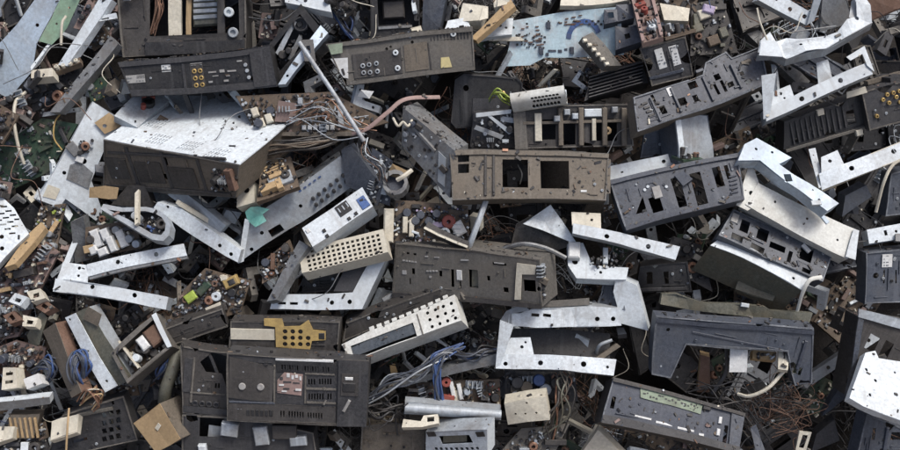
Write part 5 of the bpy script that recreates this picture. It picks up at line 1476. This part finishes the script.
for i, (w_, h_, m, lab) in enumerate(((16, 10, 'cream', 'tiny cream connector shell'), (14, 12, 'galvanised', 'tiny steel can'), (20, 8, 'white_paint', 'tiny white plastic clip'), (18, 12, 'tan', 'tiny tan chip of board'),
                                      (22, 10, 'dark_plastic', 'tiny charcoal plastic bit'), (14, 10, 'brown_plastic', 'tiny brown plastic bit'), (12, 9, 'slate_plastic', 'tiny slate plastic bit'))):
    t = Thing('loose_part', lab, 'component', rp(w_, h_, .32), 0, m, (0, 0), 7, 'small loose parts in the gaps', tilt=(0, 0), chip=.001, holes=[(450, 225, w_ * .35, h_ * .35)] if i in (0, 4) else [])
    proto(t, (.8, 1.5, 1.5, .6, 4, 2, 3)[i], 'left' if m in ('tan', 'cream', 'brown_plastic') else 'all', True)
for i, (w_, h_, m, lab) in enumerate(((46, 4, 'white_paint', 'narrow white metal sliver'), (38, 4, 'cream', 'narrow cream plastic sliver'), (52, 5, 'dark_plastic', 'narrow charcoal plastic sliver'), (42, 4, 'galvanised', 'narrow steel sliver'), (36, 5, 'brown_plastic', 'narrow brown plastic sliver'))):
    proto(Thing('scrap_sliver', lab, 'sliver', rp(w_, h_, .2), 0, m, (0, 0), 4, 'slivers in the gaps', tilt=(0, 0), chip=.001, pname='strip', holes=[(450 + w_ * .3, 225, 1)]), 2, 'all', True)
for i, (w_, h_, m, lab) in enumerate(((30, 22, 'brown_board', 'little brown board chip full of parts'), (26, 18, 'pink_board', 'little pinkish board chip full of parts'), (34, 16, 'umber_plastic', 'little blackened board chip full of parts'), (28, 16, 'green_board', 'little green board chip full of parts'))):
    t = Thing('board_chip', lab, 'circuit board', rp(w_, h_, .2), 0, m, d=3, group='board chips in the gaps', tilt=(0, 0), pname='board', chip=.001)
    t.populate(5, (MIXED if i < 2 else DARKS), 150 + i, nsmall=30, tall=1.1)
    proto(t, 3 if i < 3 else 1, 'left' if i == 1 else 'all', True)
for i, (m, lab) in enumerate((('white_paint', 'small bent white angle bracket'), ('grey_metal', 'small bent dark angle bracket'), ('dark_plastic', 'small charcoal corner piece'), ('warm_grey', 'small dusty grey corner piece'))):
    q = [(436, 234), (464, 234), (464, 227), (444, 227), (443, 212), (436, 212)]
    t = Thing('angle_bracket', lab, 'bracket', q, 0, m, (0, 0), 7, 'small brackets in the gaps', tilt=(0, 0), pname='face', holes=[(440, 218, 1.3), (457, 230.5, 1.5)], warp=.002)
    t.part('tab', [(464, 234), (464, 227), (472, 227), (472, 234)], m, 0, fold=50)
    proto(t, 2, 'all', True)
for i, (m, lab, pts) in enumerate((('black_plastic', 'thin black stray wire', [(415, 240, 0), (435, 222, .03), (452, 228, .04), (470, 212, .03), (492, 220, 0)]), ('cream', 'thin off-white stray wire', [(428, 235, 0), (444, 222, .03), (462, 234, .03), (478, 224, 0)]),
                                   ('grey_metal', 'thin grey stray wire', [(410, 222, 0), (440, 229, .04), (468, 220, .04), (496, 232, 0)]), ('rust', 'thin rusty stray wire', [(425, 216, 0), (446, 232, .03), (462, 220, .05), (484, 236, 0)]), ('blue', 'thin blue stray wire', [(432, 232, 0), (446, 218, .03), (468, 226, 0)]))):
    proto(cable('stray_wire', lab, 'wire', pts, .42, m, 'stray wires', n=5), (4, 2, 3, 2, .7)[i], 'wire', True)
for i, (w_, h_, m, lab) in enumerate(((60, 38, 'black_plastic', 'black broken shard of casing'), (46, 40, 'umber_plastic', 'brown broken shard of casing'), (56, 30, 'slate_plastic', 'slate broken shard of casing'), (40, 26, 'warm_grey', 'dusty grey broken shard of casing'))):
    t = Thing('casing_shard', lab, 'shard', rp(w_, h_, .3), 0, m, (0, 0), 10, G, tilt=(0, 0), chip=.004, warp=.003)
    t.box('ridge', 450, 225, w_ * .6, 3, m, 3)
    proto(t, 3)
del COVER[ncov:]
del REFS[nref:]
COVER.append([(815, 285), (846, 300), (842, 395), (812, 410)])      # the empty black hollow
COVER.append([(352, 88), (452, 76), (452, 112), (380, 100)])
import re


def short(label):
    return re.split(r' (?:with|beside|behind|under|lying|leaning|above|below|on|at|in|inside|over|between|by|next|next to|holding|carrying|near|full|packed|wedged|tucked|standing|stuck|left|along|from|poking|against|of two|around|crossed|pierced|sticking|joined|perched|slanting|propped|crowded|running|dropping|hanging|poking|resting|edged|beyond) ', label)[0]


def near(px, py):
    best = (1e9, '')
    for poly, lab in REFS:
        for i in range(len(poly)):
            a, b_ = poly[i - 1], poly[i]
            for q in (0, .25, .5, .75):
                dd = math.hypot(a[0] + (b_[0] - a[0]) * q - px, a[1] + (b_[1] - a[1]) * q - py)
                if dd < best[0]:
                    best = (dd, lab)
    return short(best[1])

rg = random.Random(77)


def place(k, u, v, w, tiltmax, sc=1.0):
    root = PROTO[k][0]
    if PROTO[k][4]:
        root = copy_tree(root)
    PROTO[k][4] += 1
    if TEXT[k].endswith('tangle of cords'):
        w = min(w - .06, -.02)
    rot = Matrix.Rotation(rg.uniform(0, 6.283), 4, 'Z')
    tl = Matrix.Rotation(rg.uniform(-tiltmax, tiltmax), 4, 'X') @ Matrix.Rotation(rg.uniform(-tiltmax, tiltmax), 4, 'Y')
    c = BASE[k]
    x, y = pix(Vector((u, v, w)))
    if -15 < x < 915 and -15 < y < 465:
        root['label'] = TEXT[k] + ' beside the ' + near(x, y)
    else:
        root['label'] = TEXT[k] + ' on the outer heap'
    if len(root['label'].split()) > 16:
        root['label'] = root['label'].replace(' half buried', '').replace(' wedged deep', '').replace(' populated', '').replace(' slotted', '').replace(' full of parts', '')
    root.matrix_world = HM @ Matrix.Translation((u, v, w)) @ tl @ rot @ Matrix.Scale(sc, 4) @ Matrix.Translation(-c)


BASE = []
TEXT = [p[0]['label'] for p in PROTO]
for p in PROTO:
    o = p[0]
    loc = (o.matrix_world.inverted() @ HM) @ Vector((0, 0, 0)) if True else None
    BASE.append(loc)


def pick(u, small):
    ks = [k for k, p in enumerate(PROTO) if (p[2] == 'wire' if small == 'wire' else (p[3] == small and (p[2] == 'all' or (p[2] == 'left' and u < .15))))]
    return rg.choices(ks, [PROTO[k][1] for k in ks])[0]


def scatter(n, wlo, whi, small, tilt, gap, U=1.35, Vv=.72, sep=.0, umax=9.0, sc=(1, 1)):
    used, tries = [], 0
    while n and tries < 20000:
        tries += 1
        u, v, w = rg.uniform(-U, U), rg.uniform(-Vv, Vv), rg.uniform(wlo, whi)
        if u > umax:
            continue
        x, y = pix(Vector((u, v, w)))
        if gap and 0 < x < 900 and 0 < y < 450 and covered(x, y):
            continue
        if sep and any(math.hypot(u - a, v - b) < sep for a, b in used):
            continue
        used.append((u, v))
        place(pick(u, small), u, v, w, tilt, rg.uniform(*sc))
        n -= 1


scatter(150, -.26, -.17, False, .5, False, 1.55, .85, .09)
scatter(130, -.16, -.05, False, .6, True, 1.35, .72, .055)
scatter(80, -.07, .02, False, .4, True, 1.25, .62, .07)
scatter(230, -.10, .07, True, .7, True, 1.25, .66, .026)
scatter(170, -.04, .12, True, .7, True, 1.2, .62, .022, .15)
scatter(230, -.06, .13, True, .9, True, 1.2, .62, .018, .45, (.45, .8))

def outer(n):
    """the heap goes on past the picture's edges"""
    used = []
    while len(used) < n:
        u, v, w = rg.uniform(-2.3, 2.3), rg.uniform(-1.1, 1.25), 0
        w = rg.uniform(-.30, -.04) if abs(u) < 1.5 else rg.uniform(-.31, -.2)
        if (abs(u) < 1.32 and abs(v) < .66) or any(math.hypot(u - a, v - b) < .1 for a, b in used):
            continue
        used.append((u, v))
        place(pick(u, rg.random() < .25), u, v, w, .6)


outer(170)
scatter(110, .02, .15, 'wire', .4, True, 1.2, .62, .05)
for p in PROTO:
    if not p[4]:
        for ch in list(p[0].children):
            bpy.data.objects.remove(ch)
        bpy.data.objects.remove(p[0])

# ------------------------------------------------------------------ crumbs and grit where they would come to rest
from mathutils.bvhtree import BVHTree
bpy.context.view_layer.update()
BRIGHT = {'white_paint', 'off_white', 'cream', 'pale_blue_metal', 'galvanised', 'white_sticker', 'pale_blue_board'}
bv, bf, bb = [], [], []
for o in COL.objects:
    if o.type == 'MESH' and max(o.dimensions) > .03 and o.name != 'ground' and not o.name.startswith(('wire', 'stray_wire')):
        mw = o.matrix_world
        k0 = len(bv)
        bv += [mw @ v.co for v in o.data.vertices]
        bright = o.data.materials[0].name in BRIGHT
        for p in o.data.polygons:
            bf.append([k0 + q for q in p.vertices])
            bb.append(bright)
TREE = BVHTree.FromPolygons(bv, bf)


def drop(x, y):
    loc, nor, idx, dist = TREE.ray_cast(Vector((x, y, 4.0)), Vector((0, 0, -1)))
    if loc is None:
        return None
    return loc, (nor if nor.z > 0 else -nor), bb[idx]



def grit(n, seed):
    r = random.Random(seed)
    V, F, MI = [], [], []
    ms = ['black_plastic', 'umber_plastic', 'dark_plastic', 'brown_board', 'cream', 'white_paint', 'rust', 'copper', 'slate_plastic', 'warm_grey', 'pink_board']
    wt = [6, 6, 4, 3, .5, .5, .8, .4, 2, 3, .6]
    for _ in range(n):
        u, v = r.uniform(-1.4, 1.4), r.uniform(-.85, .75)
        s = HM @ Vector((u, v, 0))
        h = drop(s.x, s.y)
        if not h:
            continue
        loc, nor, bright = h
        if nor.z < .55 + r.random() * .25:
            continue
        if bright and r.random() < .8:
            continue
        sz = r.choice([.0012, .0018, .0018, .0025, .0035, .005])
        v_, f_ = boxg(sz * r.uniform(.8, 3.2), sz * r.uniform(.5, 1.2), sz * r.uniform(.3, .9), 0)
        q = nor.to_track_quat('Z', 'Y').to_matrix() @ Matrix.Rotation(r.uniform(0, 6.3), 3, 'Z') @ Matrix.Rotation(r.uniform(-.35, .35), 3, 'X')
        b = len(V)
        V += [tuple(q @ Vector((x + r.uniform(-.2, .2) * sz, y + r.uniform(-.2, .2) * sz, z)) + loc) for x, y, z in v_]
        F += [tuple(b + k for k in ff) for ff in f_]
        MI += [r.choices(range(len(ms)), wt)[0]] * len(f_)
    o = obj('debris', mesh('debris', V, F, None, False, MI, ms), None, 'stuff')
    o['label'] = 'fine crumbs of plastic and metal strewn over the heap'
    o['category'] = 'debris'



def settle(n):
    """small loose parts that have come to rest on top of the larger scrap"""
    ks = [k for k, p in enumerate(PROTO) if p[4] and p[3] is True and p[0].name.split('.')[0] in ('loose_part', 'scrap_sliver', 'angle_bracket', 'board_chip') and 'white' not in TEXT[k] and 'tan' not in TEXT[k] and 'steel' not in TEXT[k]]
    spots = []
    while len(spots) < n:
        u, v = rg.uniform(-1.1, 1.1), rg.uniform(-.55, .55)
        s_ = HM @ Vector((u, v, 0))
        h = drop(s_.x, s_.y)
        if not h or h[1].z < .62:
            continue
        loc, nor, _b = h
        spots.append((loc.copy(), nor.copy()))
    for loc, nor in spots:
        k = rg.choice(ks)
        root = copy_tree(PROTO[k][0])
        x, y = pix(HM.inverted() @ loc)
        root['label'] = TEXT[k] + ' resting on top by the ' + near(x, y)
        if len(root['label'].split()) > 16:
            root['label'] = root['label'].replace(' full of parts', '').replace(' on top', '')
        q = nor.to_track_quat('Z', 'Y').to_matrix().to_4x4()
        root.matrix_world = Matrix.Translation(loc + nor * .012) @ q @ Matrix.Rotation(rg.uniform(0, 6.28), 4, 'Z') @ Matrix.Rotation(rg.uniform(-.2, .2), 4, 'X') @ Matrix.Translation(-BASE[k])


settle(14)
grit(9000, 3)

for o in COL.objects:
    if o.parent is None and o.get('label') and len(o['label'].split()) > 16:
        o['label'] = ' '.join(o['label'].split(' beside the ')[0].split()[:10]) + ' among larger scrap'
